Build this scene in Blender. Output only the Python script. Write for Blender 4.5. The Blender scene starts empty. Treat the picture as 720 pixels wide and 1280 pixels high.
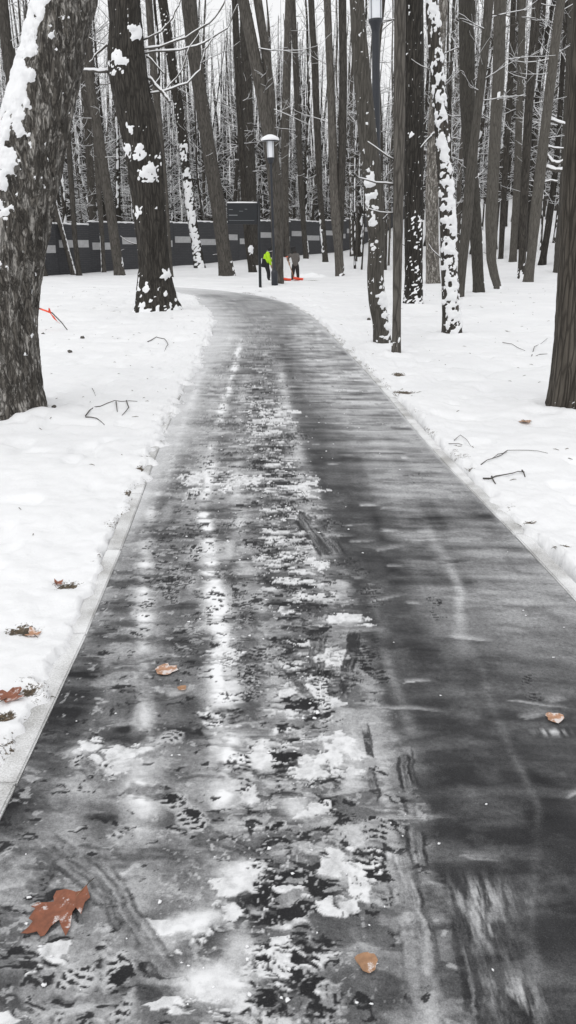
import bpy, bmesh, math, random
import numpy as np
from mathutils import Vector, Matrix, Euler

# ------------------------------------------------------------------ camera, sky, sun, exposure
S = bpy.context.scene
COL = S.collection
FPX, CXP, CYP, HOR, CAMH = 985.0, 360.0, 640.0, 305.0, 1.6
PITCH = math.atan((CYP - HOR) / FPX)
cam = bpy.data.cameras.new('camera')
cam.sensor_fit = 'VERTICAL'
cam.sensor_height = 32.0
cam.lens = FPX / 1280.0 * 32.0
cam.clip_start = 0.05
cam.clip_end = 5000.0
camo = bpy.data.objects.new('camera', cam)
COL.objects.link(camo)
camo.location = (0, 0, CAMH)
camo.rotation_euler = (math.pi / 2 - PITCH, 0, 0)
S.camera = camo

SUN_EL, SUN_AZ = math.radians(50), math.radians(200)
w = bpy.data.worlds.new('World')
S.world = w
w.use_nodes = True
nt = w.node_tree
nt.nodes.clear()
sky = nt.nodes.new('ShaderNodeTexSky')
sky.sky_type = 'NISHITA'
sky.sun_disc = False
sky.sun_elevation = SUN_EL
sky.sun_rotation = SUN_AZ
sky.air_density = 1.0
sky.dust_density = 6.0
hs = nt.nodes.new('ShaderNodeHueSaturation')       # cloud cover: the sky is all but colourless
hs.inputs['Saturation'].default_value = 0.04
bg = nt.nodes.new('ShaderNodeBackground')
bg.inputs['Strength'].default_value = 0.14
wo = nt.nodes.new('ShaderNodeOutputWorld')
nt.links.new(sky.outputs[0], hs.inputs['Color'])
cloud = nt.nodes.new('ShaderNodeMix')              # an even layer of cloud over the whole sky
cloud.data_type = 'RGBA'
cloud.inputs[0].default_value = 0.8
cloud.inputs[7].default_value = (7.6, 7.65, 7.75, 1)
nt.links.new(hs.outputs[0], cloud.inputs[6])
nt.links.new(cloud.outputs[2], bg.inputs['Color'])
nt.links.new(bg.outputs[0], wo.inputs['Surface'])

sl = bpy.data.lights.new('sun', 'SUN')
sl.energy = 0.5
sl.angle = math.radians(60)
sl.color = (1.0, 0.985, 0.965)
so = bpy.data.objects.new('sun', sl)
COL.objects.link(so)
so.rotation_euler = Euler((math.pi / 2 - SUN_EL, 0, math.pi - SUN_AZ), 'XYZ')

S.view_settings.view_transform = 'Standard'
S.view_settings.look = 'None'
S.view_settings.gamma = 1.0
S.view_settings.exposure = 0.0
S.view_settings.use_curve_mapping = False

rng = np.random.default_rng(7)
R_ = random.Random(11)

# ------------------------------------------------------------------ noise
def _hash(i, j, k):
    n = (i.astype(np.int64) * 374761393 + j.astype(np.int64) * 668265263 + k.astype(np.int64) * 1274126177) & 0xffffffff
    n = ((n ^ (n >> 13)) * 1274126177) & 0xffffffff
    n = ((n ^ (n >> 15)) * 2246822519) & 0xffffffff
    n = n ^ (n >> 16)
    return (n & 0xffffff) / float(0xffffff)

def vn(x, y, z=0.0, seed=0):
    x, y, z = np.broadcast_arrays(np.asarray(x, float), np.asarray(y, float), np.asarray(z, float))
    i, j, k = np.floor(x), np.floor(y), np.floor(z)
    fx, fy, fz = x - i, y - j, z - k
    fx, fy, fz = [t * t * t * (t * (t * 6 - 15) + 10) for t in (fx, fy, fz)]
    i, j, k = i.astype(np.int64) + seed * 7919, j.astype(np.int64), k.astype(np.int64)
    def H(a, b, c):
        return _hash(i + a, j + b, k + c)
    def L(a, b, t):
        return a + (b - a) * t
    x00 = L(H(0, 0, 0), H(1, 0, 0), fx)
    x10 = L(H(0, 1, 0), H(1, 1, 0), fx)
    if np.all(fz == 0):
        return L(x00, x10, fy)
    x01 = L(H(0, 0, 1), H(1, 0, 1), fx)
    x11 = L(H(0, 1, 1), H(1, 1, 1), fx)
    return L(L(x00, x10, fy), L(x01, x11, fy), fz)

def fbm(x, y, z=0.0, octv=4, seed=0, gain=0.5):
    a, s, t = 1.0, 0.0, 0.0
    for o in range(octv):
        s = s + a * vn(np.asarray(x) * 2 ** o + 17.3 * o, np.asarray(y) * 2 ** o - 9.1 * o, np.asarray(z) * 2 ** o, seed + o)
        t += a
        a *= gain
    return s / t

def sst(a, b, x):
    t = np.clip((np.asarray(x, float) - a) / (b - a), 0, 1)
    return t * t * (3 - 2 * t)

# ------------------------------------------------------------------ the lie of the land
def terrain(x, y):
    x = np.asarray(x, float)
    y = np.asarray(y, float)
    r = np.clip(y - 42, 0, None)
    z1 = 0.033 * r * r / (r + 4)
    z1 = np.minimum(z1, 1.5 + 0.004 * r)
    q = np.clip(y - 34, 0, 60)
    z2 = sst(4, 17, x) * 0.085 * q * q / (q + 5)
    return z1 + z2

CP, SP = math.cos(PITCH), math.sin(PITCH)
def ray(px, py):
    a = (px - CXP) / FPX
    b = -(py - CYP) / FPX
    return a, CP + b * SP, -SP + b * CP

def at(px, py):
    """where the ground is that shows at this point of the photograph"""
    dx, dy, dz = ray(px, py)
    t0, t = 0.5, 0.5
    while t < 400:
        if CAMH + dz * t < float(terrain(dx * t, dy * t)):
            lo, hi = t0, t
            for _ in range(24):
                m = (lo + hi) / 2
                if CAMH + dz * m < float(terrain(dx * m, dy * m)):
                    hi = m
                else:
                    lo = m
            return Vector((dx * hi, dy * hi, float(terrain(dx * hi, dy * hi))))
        t0 = t
        t *= 1.01
    return Vector((dx * 100, dy * 100, 0))

def on(px, py, Y):
    """point at depth Y"""
    dx, dy, dz = ray(px, py)
    t = Y / dy
    return Vector((dx * t, Y, CAMH + dz * t))

def mpp(Y):
    return Y * CP / FPX          # metres in one photograph pixel at depth Y, about the horizon

# path edges
RY = [-6, 0, 3.4, 4.85, 5.7, 6.95, 8.95, 11.4, 15, 18.6, 22.9, 26.1, 29.3, 31, 33, 40]
RX = [1.50, 1.42, 1.36, 1.27, 1.21, 1.15, 1.09, .98, .80, .58, .06, -.77, -2.2, -3.4, -5.4, -9]
LY = [-6, 0, 2, 3.1, 3.9, 4.8, 6.1, 8.7, 12, 17, 20, 25, 27.8, 30, 31.5, 33, 40]
LX = [-.80, -.83, -.84, -.87, -.91, -.96, -1.05, -1.19, -1.32, -1.62, -1.95, -2.82, -3.6, -4.7, -5.8, -7.2, -12]
_ys = np.linspace(-6, 40, 1800)
def _smooth(ys, xs):
    v = np.interp(_ys, ys, xs)
    k = np.hanning(75)
    k /= k.sum()
    p = np.pad(v, 37, mode='edge')
    return np.convolve(p, k, mode='valid')
_R, _L = _smooth(RY, RX), _smooth(LY, LX)
def redge(y):
    return np.interp(y, _ys, _R)
def ledge(y):
    return np.interp(y, _ys, _L)
KW = 0.085          # kerb width

# ------------------------------------------------------------------ mesh helpers
def mesh_np(name, V, F):
    """V (n,3), F (m,k) -> mesh, fast"""
    me = bpy.data.meshes.new(name)
    V = np.ascontiguousarray(V, dtype=np.float32)
    F = np.ascontiguousarray(F, dtype=np.int32)
    k = F.shape[1]
    me.vertices.add(len(V))
    me.vertices.foreach_set('co', V.ravel())
    me.loops.add(F.size)
    me.loops.foreach_set('vertex_index', F.ravel())
    me.polygons.add(len(F))
    me.polygons.foreach_set('loop_start', np.arange(0, F.size, k, dtype=np.int32))
    me.update(calc_edges=True)
    me.validate()
    return me

def smooth(me, on_=True):
    me.polygons.foreach_set('use_smooth', [on_] * len(me.polygons))

def link(name, me, mat, parent=None, sm=True):
    o = bpy.data.objects.new(name, me)
    COL.objects.link(o)
    if mat is not None and len(me.materials) == 0:
        for m in (mat if isinstance(mat, (list, tuple)) else [mat]):
            me.materials.append(m)
    if sm:
        smooth(me)
    if parent is not None:
        o.parent = parent
    if name in ('twig_snow', 'crown', 'snow_patches'):
        o['kind'] = 'stuff'
    return o

def empty(name, loc=(0, 0, 0), rot=(0, 0, 0)):
    o = bpy.data.objects.new(name, None)
    COL.objects.link(o)
    o.empty_display_size = 0.1
    o.location = loc
    o.rotation_euler = rot
    return o

def tag(o, label, cat, group=None, kind=None):
    o['label'] = label
    o['category'] = cat
    if group:
        o['group'] = group
    if kind:
        o['kind'] = kind
    return o

def grid_faces(nr, nc, wrap=False):
    i = np.arange(nr - 1)[:, None]
    j = np.arange(nc if wrap else nc - 1)[None, :]
    j2 = (j + 1) % nc
    a = i * nc + j
    b = i * nc + j2
    c = (i + 1) * nc + j2
    d = (i + 1) * nc + j
    return np.stack(np.broadcast_arrays(a, b, c, d), -1).reshape(-1, 4)

class Acc:
    """collects tubes, boxes and lumps into one mesh"""
    def __init__(s):
        s.v, s.f, s.m = [], [], []
    def tube(s, pts, rad, n=3, mat=0, cap=True):
        pts = [Vector(p) for p in pts]
        b0 = len(s.v)
        N = len(pts)
        up = Vector((0, 0, 1))
        for i, p in enumerate(pts):
            d = (pts[min(i + 1, N - 1)] - pts[max(i - 1, 0)])
            if d.length < 1e-9:
                d = Vector((0, 0, 1))
            d.normalize()
            a = d.cross(up if abs(d.z) < 0.95 else Vector((0, 1, 0))).normalized()
            b = d.cross(a)
            for k in range(n):
                t = 2 * math.pi * k / n + 0.5
                s.v.append(tuple(p + (a * math.cos(t) + b * math.sin(t)) * rad[i]))
        for i in range(N - 1):
            for k in range(n):
                k2 = (k + 1) % n
                s.f.append((b0 + i * n + k, b0 + i * n + k2, b0 + (i + 1) * n + k2, b0 + (i + 1) * n + k))
                s.m.append(mat)
        if cap:
            s.f.append(tuple(b0 + k for k in range(n - 1, -1, -1)))
            s.m.append(mat)
            s.f.append(tuple(b0 + (N - 1) * n + k for k in range(n)))
            s.m.append(mat)
    def box(s, c, h, rot=None, mat=0):
        b0 = len(s.v)
        for z in (-1, 1):
            for (x, y) in ((-1, -1), (1, -1), (1, 1), (-1, 1)):
                q = Vector((x * h[0], y * h[1], z * h[2]))
                if rot:
                    q = rot @ q
                s.v.append(tuple(Vector(c) + q))
        for q in ((3, 2, 1, 0), (4, 5, 6, 7), (0, 1, 5, 4), (1, 2, 6, 5), (2, 3, 7, 6), (3, 0, 4, 7)):
            s.f.append(tuple(b0 + k for k in q))
            s.m.append(mat)
    def lump(s, c, r, sq=(1, 1, 1), seed=0, mat=0, seg=7, rings=5, rough=0.35):
        b0 = len(s.v)
        rr = random.Random(seed)
        ph = [rr.uniform(0, 6.28) for _ in range(6)]
        def rad(t, u):
            return r * (1 + rough * (0.5 * math.sin(2 * t + ph[0]) * math.sin(u * 2 + ph[1]) + 0.4 * math.sin(3 * t + ph[2] + u * 2) + 0.3 * math.sin(5 * t + ph[3] - 3 * u)))
        s.v.append((c[0], c[1], c[2] + rad(0, 0) * sq[2]))
        for i in range(1, rings):
            u = math.pi * i / rings
            for k in range(seg):
                t = 2 * math.pi * k / seg
                q = rad(t, u)
                s.v.append((c[0] + q * math.sin(u) * math.cos(t) * sq[0], c[1] + q * math.sin(u) * math.sin(t) * sq[1], c[2] + q * math.cos(u) * sq[2]))
        s.v.append((c[0], c[1], c[2] - rad(0, 3.14) * sq[2]))
        last = len(s.v) - 1
        for k in range(seg):
            s.f.append((b0, b0 + 1 + k, b0 + 1 + (k + 1) % seg)); s.m.append(mat)
            for i in range(rings - 2):
                a = b0 + 1 + i * seg
                s.f.append((a + k, a + seg + k, a + seg + (k + 1) % seg, a + (k + 1) % seg)); s.m.append(mat)
            a = b0 + 1 + (rings - 2) * seg
            s.f.append((a + k, last, a + (k + 1) % seg)); s.m.append(mat)
    def mesh(s, name):
        me = bpy.data.meshes.new(name)
        me.from_pydata(s.v, [], s.f)
        if any(s.m):
            me.polygons.foreach_set('material_index', s.m)
        me.update()
        return me

# ------------------------------------------------------------------ materials
class NB:
    def __init__(s, name):
        s.m = bpy.data.materials.new(name)
        s.m.use_nodes = True
        s.t = s.m.node_tree
        s.b = s.t.nodes['Principled BSDF']
    def n(s, typ, **kw):
        nd = s.t.nodes.new(typ)
        for k, v in kw.items():
            if k.startswith('i_'):
                nd.inputs[k[2:].replace('_', ' ')].default_value = v
            else:
                setattr(nd, k, v)
        return nd
    def l(s, a, b):
        s.t.links.new(a, b)
    def coord(s, kind='Object', scale=(1, 1, 1)):
        tc = s.n('ShaderNodeTexCoord')
        mp = s.n('ShaderNodeMapping')
        mp.inputs['Scale'].default_value = scale
        s.l(tc.outputs[kind], mp.inputs['Vector'])
        return mp.outputs[0]
    def noise(s, vec, scale, detail=4, rough=0.6, dist=0.0):
        nd = s.n('ShaderNodeTexNoise')
        nd.inputs['Scale'].default_value = scale
        nd.inputs['Detail'].default_value = detail
        nd.inputs['Roughness'].default_value = rough
        nd.inputs['Distortion'].default_value = dist
        s.l(vec, nd.inputs['Vector'])
        return nd.outputs['Fac']
    def ramp(s, fac, stops):
        nd = s.n('ShaderNodeValToRGB')
        cr = nd.color_ramp
        while len(cr.elements) < len(stops):
            cr.elements.new(0.5)
        for e, (p, c) in zip(cr.elements, stops):
            e.position = p
            e.color = (c[0], c[1], c[2], 1) if hasattr(c, '__len__') else (c, c, c, 1)
        s.l(fac, nd.inputs[0])
        return nd.outputs[0]
    def mix(s, fac, a, b, blend='MIX'):
        nd = s.n('ShaderNodeMix', data_type='RGBA', blend_type=blend)
        for sock, v in ((nd.inputs[0], fac), (nd.inputs[6], a), (nd.inputs[7], b)):
            if isinstance(v, (int, float)):
                sock.default_value = v
            elif isinstance(v, tuple):
                sock.default_value = (v[0], v[1], v[2], 1)
            else:
                s.l(v, sock)
        return nd.outputs[2]
    def math(s, op, a, b=0.0, clamp=False):
        nd = s.n('ShaderNodeMath', operation=op)
        nd.use_clamp = clamp
        for sock, v in ((nd.inputs[0], a), (nd.inputs[1], b)):
            if isinstance(v, (int, float)):
                sock.default_value = v
            else:
                s.l(v, sock)
        return nd.outputs[0]
    def attr(s, name):
        return s.n('ShaderNodeAttribute', attribute_name=name).outputs['Fac']
    def bump(s, h, strength=0.5, dist=0.01):
        nd = s.n('ShaderNodeBump')
        nd.inputs['Strength'].default_value = strength
        nd.inputs['Distance'].default_value = dist
        s.l(h, nd.inputs['Height'])
        s.l(nd.outputs[0], s.b.inputs['Normal'])
    def col(s, c):
        if isinstance(c, tuple):
            s.b.inputs['Base Color'].default_value = (c[0], c[1], c[2], 1)
        else:
            s.l(c, s.b.inputs['Base Color'])
    def rough(s, r):
        if isinstance(r, (int, float)):
            s.b.inputs['Roughness'].default_value = r
        else:
            s.l(r, s.b.inputs['Roughness'])

def m_snow(name='snow', scale=30.0, strength=0.35, col=(0.86, 0.865, 0.875)):
    q = NB(name)
    v = q.coord('Object')
    n1 = q.noise(v, scale, 6, 0.65)
    n2 = q.noise(v, scale * 0.13, 3, 0.5)
    q.col(q.ramp(n2, [(0.3, tuple(c * 0.965 for c in col)), (0.7, col)]))
    q.rough(0.75)
    q.b.inputs['Specular IOR Level'].default_value = 0.25
    q.bump(n1, strength, 0.01)
    return q.m

def m_bark(name, dark, light, scale=14.0, zs=0.22, pale=None, pale_amt=0.0, bump=0.9):
    q = NB(name)
    v = q.coord('Object', (1, 1, zs))
    inf = q.n('ShaderNodeObjectInfo')
    n1 = q.noise(v, scale, 7, 0.68, 0.6)
    vo = q.n('ShaderNodeTexVoronoi')
    vo.feature = 'DISTANCE_TO_EDGE'
    vo.inputs['Scale'].default_value = scale * 1.3
    dv = q.noise(v, scale * 0.7, 3, 0.6)
    add = q.n('ShaderNodeVectorMath', operation='ADD')
    mp = q.n('ShaderNodeVectorMath', operation='SCALE')
    mp.inputs['Scale'].default_value = 0.06 if not pale else 0.22
    cmb = q.n('ShaderNodeCombineXYZ')
    q.l(dv, cmb.inputs[0]); q.l(n1, cmb.inputs[1]); q.l(dv, cmb.inputs[2])
    q.l(cmb.outputs[0], mp.inputs[0])
    q.l(v, add.inputs[0]); q.l(mp.outputs[0], add.inputs[1])
    q.l(add.outputs[0], vo.inputs['Vector'])
    crack = q.ramp(vo.outputs['Distance'], [(0.0, 0.0), (0.16, 1.0)])
    c = q.ramp(n1, [(0.3, dark), (0.68, light)])
    c = q.mix(q.math('MULTIPLY', q.math('SUBTRACT', 1.0, crack), 0.55 if not pale else 0.38), c, tuple(x * 0.35 for x in dark))
    if pale:
        v2 = q.coord('Object', (1, 1, 0.33))
        n3 = q.noise(v2, 15.0, 9, 0.70, 0.7)
        pm = q.ramp(n3, [(0.58 - pale_amt * .1, 0.0), (0.63 - pale_amt * .1, 1.0)])
        c = q.mix(q.math('MULTIPLY', pm, q.math('ADD', 0.25, q.math('MULTIPLY', crack, 0.5))), c, pale)
    rnd = q.math('ADD', q.math('MULTIPLY', inf.outputs['Random'], 0.7), 0.65)
    cc = q.n('ShaderNodeVectorMath', operation='SCALE')
    q.l(c, cc.inputs[0]); q.l(rnd, cc.inputs['Scale'])
    q.col(cc.outputs[0])
    q.rough(0.9)
    q.b.inputs['Specular IOR Level'].default_value = 0.2
    hgt = q.math('ADD', q.math('MULTIPLY', crack, 0.6), q.math('MULTIPLY', n1, 0.8))
    q.bump(hgt, bump, 0.02)
    return q.m

def m_plain(name, col, rough=0.6, var=0.15, scale=20.0, bump=0.1, metal=0.0):
    q = NB(name)
    v = q.coord('Object')
    n1 = q.noise(v, scale, 5, 0.6)
    q.col(q.ramp(n1, [(0.3, tuple(c * (1 - var) for c in col)), (0.7, tuple(min(1, c * (1 + var)) for c in col))]))
    q.rough(rough)
    q.b.inputs['Metallic'].default_value = metal
    q.bump(n1, bump, 0.005)
    return q.m

M = {}
M['snow'] = m_snow()
M['snow_trunk'] = m_snow('snow_on_bark', 45, 0.5, (0.84, 0.845, 0.855))
M['snow_cap'] = m_snow('snow_cap', 12, 0.3)
M['bark'] = m_bark('bark_grey_brown', (0.058, 0.053, 0.047), (0.130, 0.120, 0.107), 12, 0.16)
M['bark_dark'] = m_bark('bark_dark', (0.032, 0.029, 0.026), (0.090, 0.082, 0.072), 13, 0.14, bump=1.0)
M['bark_rough'] = m_bark('bark_rough_pale_flakes', (0.055, 0.050, 0.045), (0.185, 0.17, 0.15), 17, 0.24, (0.46, 0.44, 0.41), 0.72, 1.0)
M['bark_smooth'] = m_bark('bark_smooth', (0.066, 0.061, 0.053), (0.115, 0.107, 0.095), 22, 0.10, bump=0.45)
M['bark_brown'] = m_bark('bark_brown_fissured', (0.036, 0.031, 0.026), (0.105, 0.093, 0.078), 16, 0.11, bump=1.0)
M['twig'] = m_plain('twig_bark', (0.075, 0.068, 0.06), 0.9, 0.3, 8)
M['cut_wood'] = m_plain('cut_wood', (0.42, 0.36, 0.26), 0.8, 0.2, 30)
# ------------------------------------------------------------------ ground sheet (snow)
def m_ground():
    q = NB('ground_snow')
    v = q.coord('Object')
    n1 = q.noise(v, 38, 8, 0.68)
    n2 = q.noise(v, 5, 5, 0.6)
    n3 = q.noise(v, 0.7, 4, 0.5)
    base = q.ramp(n3, [(0.3, (0.80, 0.805, 0.815)), (0.7, (0.87, 0.873, 0.88))])
    lit = q.attr('litter')
    fine = q.noise(v, 55, 5, 0.7)
    lm = q.ramp(q.math('ADD', lit, q.math('MULTIPLY', q.math('SUBTRACT', fine, 0.5), 1.1)), [(0.50, 0.0), (0.60, 1.0)])
    brown = q.ramp(q.noise(v, 70, 4, 0.6), [(0.35, (0.035, 0.03, 0.022)), (0.6, (0.12, 0.09, 0.06)), (0.75, (0.25, 0.2, 0.15))])
    q.col(q.mix(lm, base, brown))
    q.rough(0.7)
    q.b.inputs['Specular IOR Level'].default_value = 0.25
    h = q.math('ADD', q.math('MULTIPLY', n1, 0.35), q.math('MULTIPLY', n2, 1.0))
    q.bump(h, 0.45, 0.026)
    return q.m
M['ground'] = m_ground()

# bare spots where last year's grass and leaves come through beside the kerb
LITTER = [(85, 735, .13, .05), (28, 792, .16, .06), (38, 872, .09, .04), (8, 905, .10, .07), (662, 657, .09, .05), (705, 690, .07, .03),
          (590, 590, .06, .05), (575, 560, .05, .05), (505, 492, .30, .25), (498, 470, .2, .2), (185, 575, .15, .12), (178, 590, .1, .1), (165, 620, .12, .1),
          (635, 415, .12, .25), (190, 720, .02, .02), (375, 345, .9, .7), (390, 352, 1.0, .4), (335, 356, .8, .6), (150, 690, .05, .05)]
LITTER = [(at(a, b), c * .7, d * .7) for a, b, c, d in LITTER]

GROUND = {}
def gz(x, y):
    """height of the snow at a point"""
    i = int(np.clip(np.searchsorted(GROUND['y'], y), 1, len(GROUND['y']) - 1))
    a = [float(np.interp(x, GROUND['x'][k], GROUND['z'][k])) for k in (i - 1, i)]
    t = (y - GROUND['y'][i - 1]) / (GROUND['y'][i] - GROUND['y'][i - 1])
    return a[0] + (a[1] - a[0]) * t

def ground():
    ys = [-6, -4, -2, -1, 0, .5, .9]
    y = 1.1
    while y < 30:
        ys.append(y)
        y += max(0.011, 0.0040 * y ** 1.25)
    while y < 1600:
        ys.append(y)
        y += 0.035 * y
    ys = np.array(ys)
    d = list(np.arange(-.30, -.001, .02)) + [0.0]
    st = 0.012
    while d[-1] < 1500:
        st = 0.012 if d[-1] < 0.35 else st * 1.022
        d.append(d[-1] + st)
    d = np.array(d)
    ncl = len(d)
    ec, fc = ledge(ys), redge(ys)
    XL = ec[:, None] - d[None, ::-1]
    mid = np.linspace(.2, .8, 4)
    XM = ec[:, None] + (fc - ec)[:, None] * mid[None, :]
    XR = fc[:, None] + d[None, :]
    X = np.concatenate([XL, XM, XR], 1)
    Y = np.repeat(ys[:, None], X.shape[1], 1)
    D = np.concatenate([np.repeat(d[None, ::-1], len(ys), 0), np.full(XM.shape, -0.5), np.repeat(d[None, :], len(ys), 0)], 1)
    side = np.concatenate([np.full(XL.shape, -1.), np.zeros(XM.shape), np.full(XR.shape, 1.)], 1)
    Z = terrain(X, Y)
    near = 1 - sst(25, 60, Y)
    # snow lying: broad swells, small lumps, a rougher edge beside the path where it was thrown
    Z = Z + 0.10 * (fbm(X * .35, Y * .35, 0, 3, 5) - .5)
    Z = Z + near * 0.045 * (fbm(X * 2.2, Y * 2.2, 0, 4, 9) - .5)
    edge = np.exp(-np.clip(D, 0, None) / 0.45) * sst(-.02, .05, D)
    ch = np.abs(fbm(X * 6, Y * 6, 0, 4, 21) - .5) * 2
    Z = Z + near * edge * (0.028 * ch + 0.022 * (fbm(X * 13, Y * 13, 0, 3, 23) - .5))
    Z = Z + near * 0.022 * (fbm(X * 9, Y * 9, 0, 3, 22) - .5)
    # footmarks and thawed dimples
    pit = fbm(X * 3.1 + 40, Y * 3.1, 0, 2, 31)
    Z = Z - near * 0.04 * sst(.62, .80, pit) * sst(0.15, 0.4, D)
    for (a_, b_, r_) in ((6, 522, .42), (196, 392, .5), (728, 518, .42), (479, 436, .22), (495, 448, .14), (517, 383, .32), (565, 420, .25), (346, 357, .35), (284, 346, .45), (599, 369, .35), (425, 345, .35)):
        p = at(a_, b_)
        q2 = np.hypot(X - p.x, Y - p.y)
        Z = Z + .06 * np.exp(-((q2 - r_ * 1.05) / (r_ * .7)) ** 2) * (.5 + fbm(X * 5, Y * 5, 0, 3, 33))
    zs = Z + 0.034
    # ragged margin over the kerb
    cov = np.where(side < 0, 0.045, 0.075) + 0.09 * (fbm(X * 3 + side * 31, Y * 3, 0, 4, 41) - .5) * 2 * .7
    far = sst(6.5, 13, Y)
    rg = fbm(X * 7 + side * 13, Y * 7, 0, 5, 43, .62) - .5
    lf = np.where(side < 0, 1.0, 0) * sst(4.0, 6.0, Y)
    cov = cov - far * 0.06 - lf * (.12 - .28 * rg) + .14 * rg
    up = sst(0.0, 0.05 + .10 * lf, D - cov)
    path_on = 1 - sst(31.0, 33.0, Y)
    Z = np.where(path_on > 0, zs * up * 1.0 + (1 - up) * (-0.07), zs) * path_on + zs * (1 - path_on)
    Z = np.where((D < -.29) & (Y < 31), -0.08, Z)
    lit = np.zeros_like(Z)
    for p, a, b in LITTER:
        b2 = max(b, a * .8)
        q = ((X - p.x) / a) ** 2 + ((Y - p.y) / b2) ** 2
        g = np.exp(-q)
        lit = np.maximum(lit, g * .75)
        Z = Z - 0.02 * g * near
    # thin cover with litter along the margin of the path
    strip = np.exp(-((D - cov - 0.05) / 0.09) ** 2) * sst(0.50, 0.68, fbm(X * 1.7, Y * 1.7, 0, 3, 77)) * (Y < 29)
    lit = np.maximum(lit, strip * .50)
    GROUND['y'], GROUND['x'], GROUND['z'] = ys, X, Z
    me = mesh_np('ground', np.stack([X, Y, Z], -1).reshape(-1, 3), grid_faces(*X.shape))
    a = me.attributes.new('litter', 'FLOAT', 'POINT')
    a.data.foreach_set('value', lit.ravel().astype(np.float32))
    o = link('ground', me, M['ground'])
    o['kind'] = 'structure'
    return o
ground()

# ------------------------------------------------------------------ the path, its film of slush and the marks in it
def m_path():
    q = NB('path_asphalt_and_slush')
    v = q.coord('Object')
    s = q.attr('snow')
    g1 = q.noise(v, 260, 5, 0.7)
    g2 = q.noise(v, 60, 6, 0.7)
    g3 = q.noise(v, 9, 5, 0.6)
    k = q.math('MULTIPLY', q.math('MULTIPLY', s, q.math('SUBTRACT', 1.0, s)), 4.0, True)
    s2 = q.math('ADD', s, q.math('MULTIPLY', q.math('MULTIPLY', q.math('SUBTRACT', g2, 0.5), 0.62), k))
    s2 = q.math('ADD', s2, q.math('MULTIPLY', q.math('MULTIPLY', q.math('SUBTRACT', g1, 0.5), 0.55), k), True)
    agg = q.ramp(g1, [(0.34, (0.010, 0.010, 0.011)), (0.56, (0.022, 0.022, 0.0235)), (0.72, (0.065, 0.065, 0.067))])
    agg = q.mix(q.ramp(g3, [(0.35, 0.0), (0.7, 0.55)]), agg, (0.038, 0.038, 0.040))
    q.col(q.mix(s2, agg, (0.85, 0.855, 0.865)))
    q.rough(q.ramp(s2, [(0.0, 0.55), (0.35, 0.7), (1.0, 0.8)]))
    q.b.inputs['Specular IOR Level'].default_value = 0.11
    h = q.math('ADD', q.math('MULTIPLY', g1, 0.25), q.math('MULTIPLY', g2, 0.5))
    q.bump(h, 0.3, 0.006)
    return q.m
M['path'] = m_path()

def G(px, py):
    p = at(px, py)
    return p.x, p.y

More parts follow.
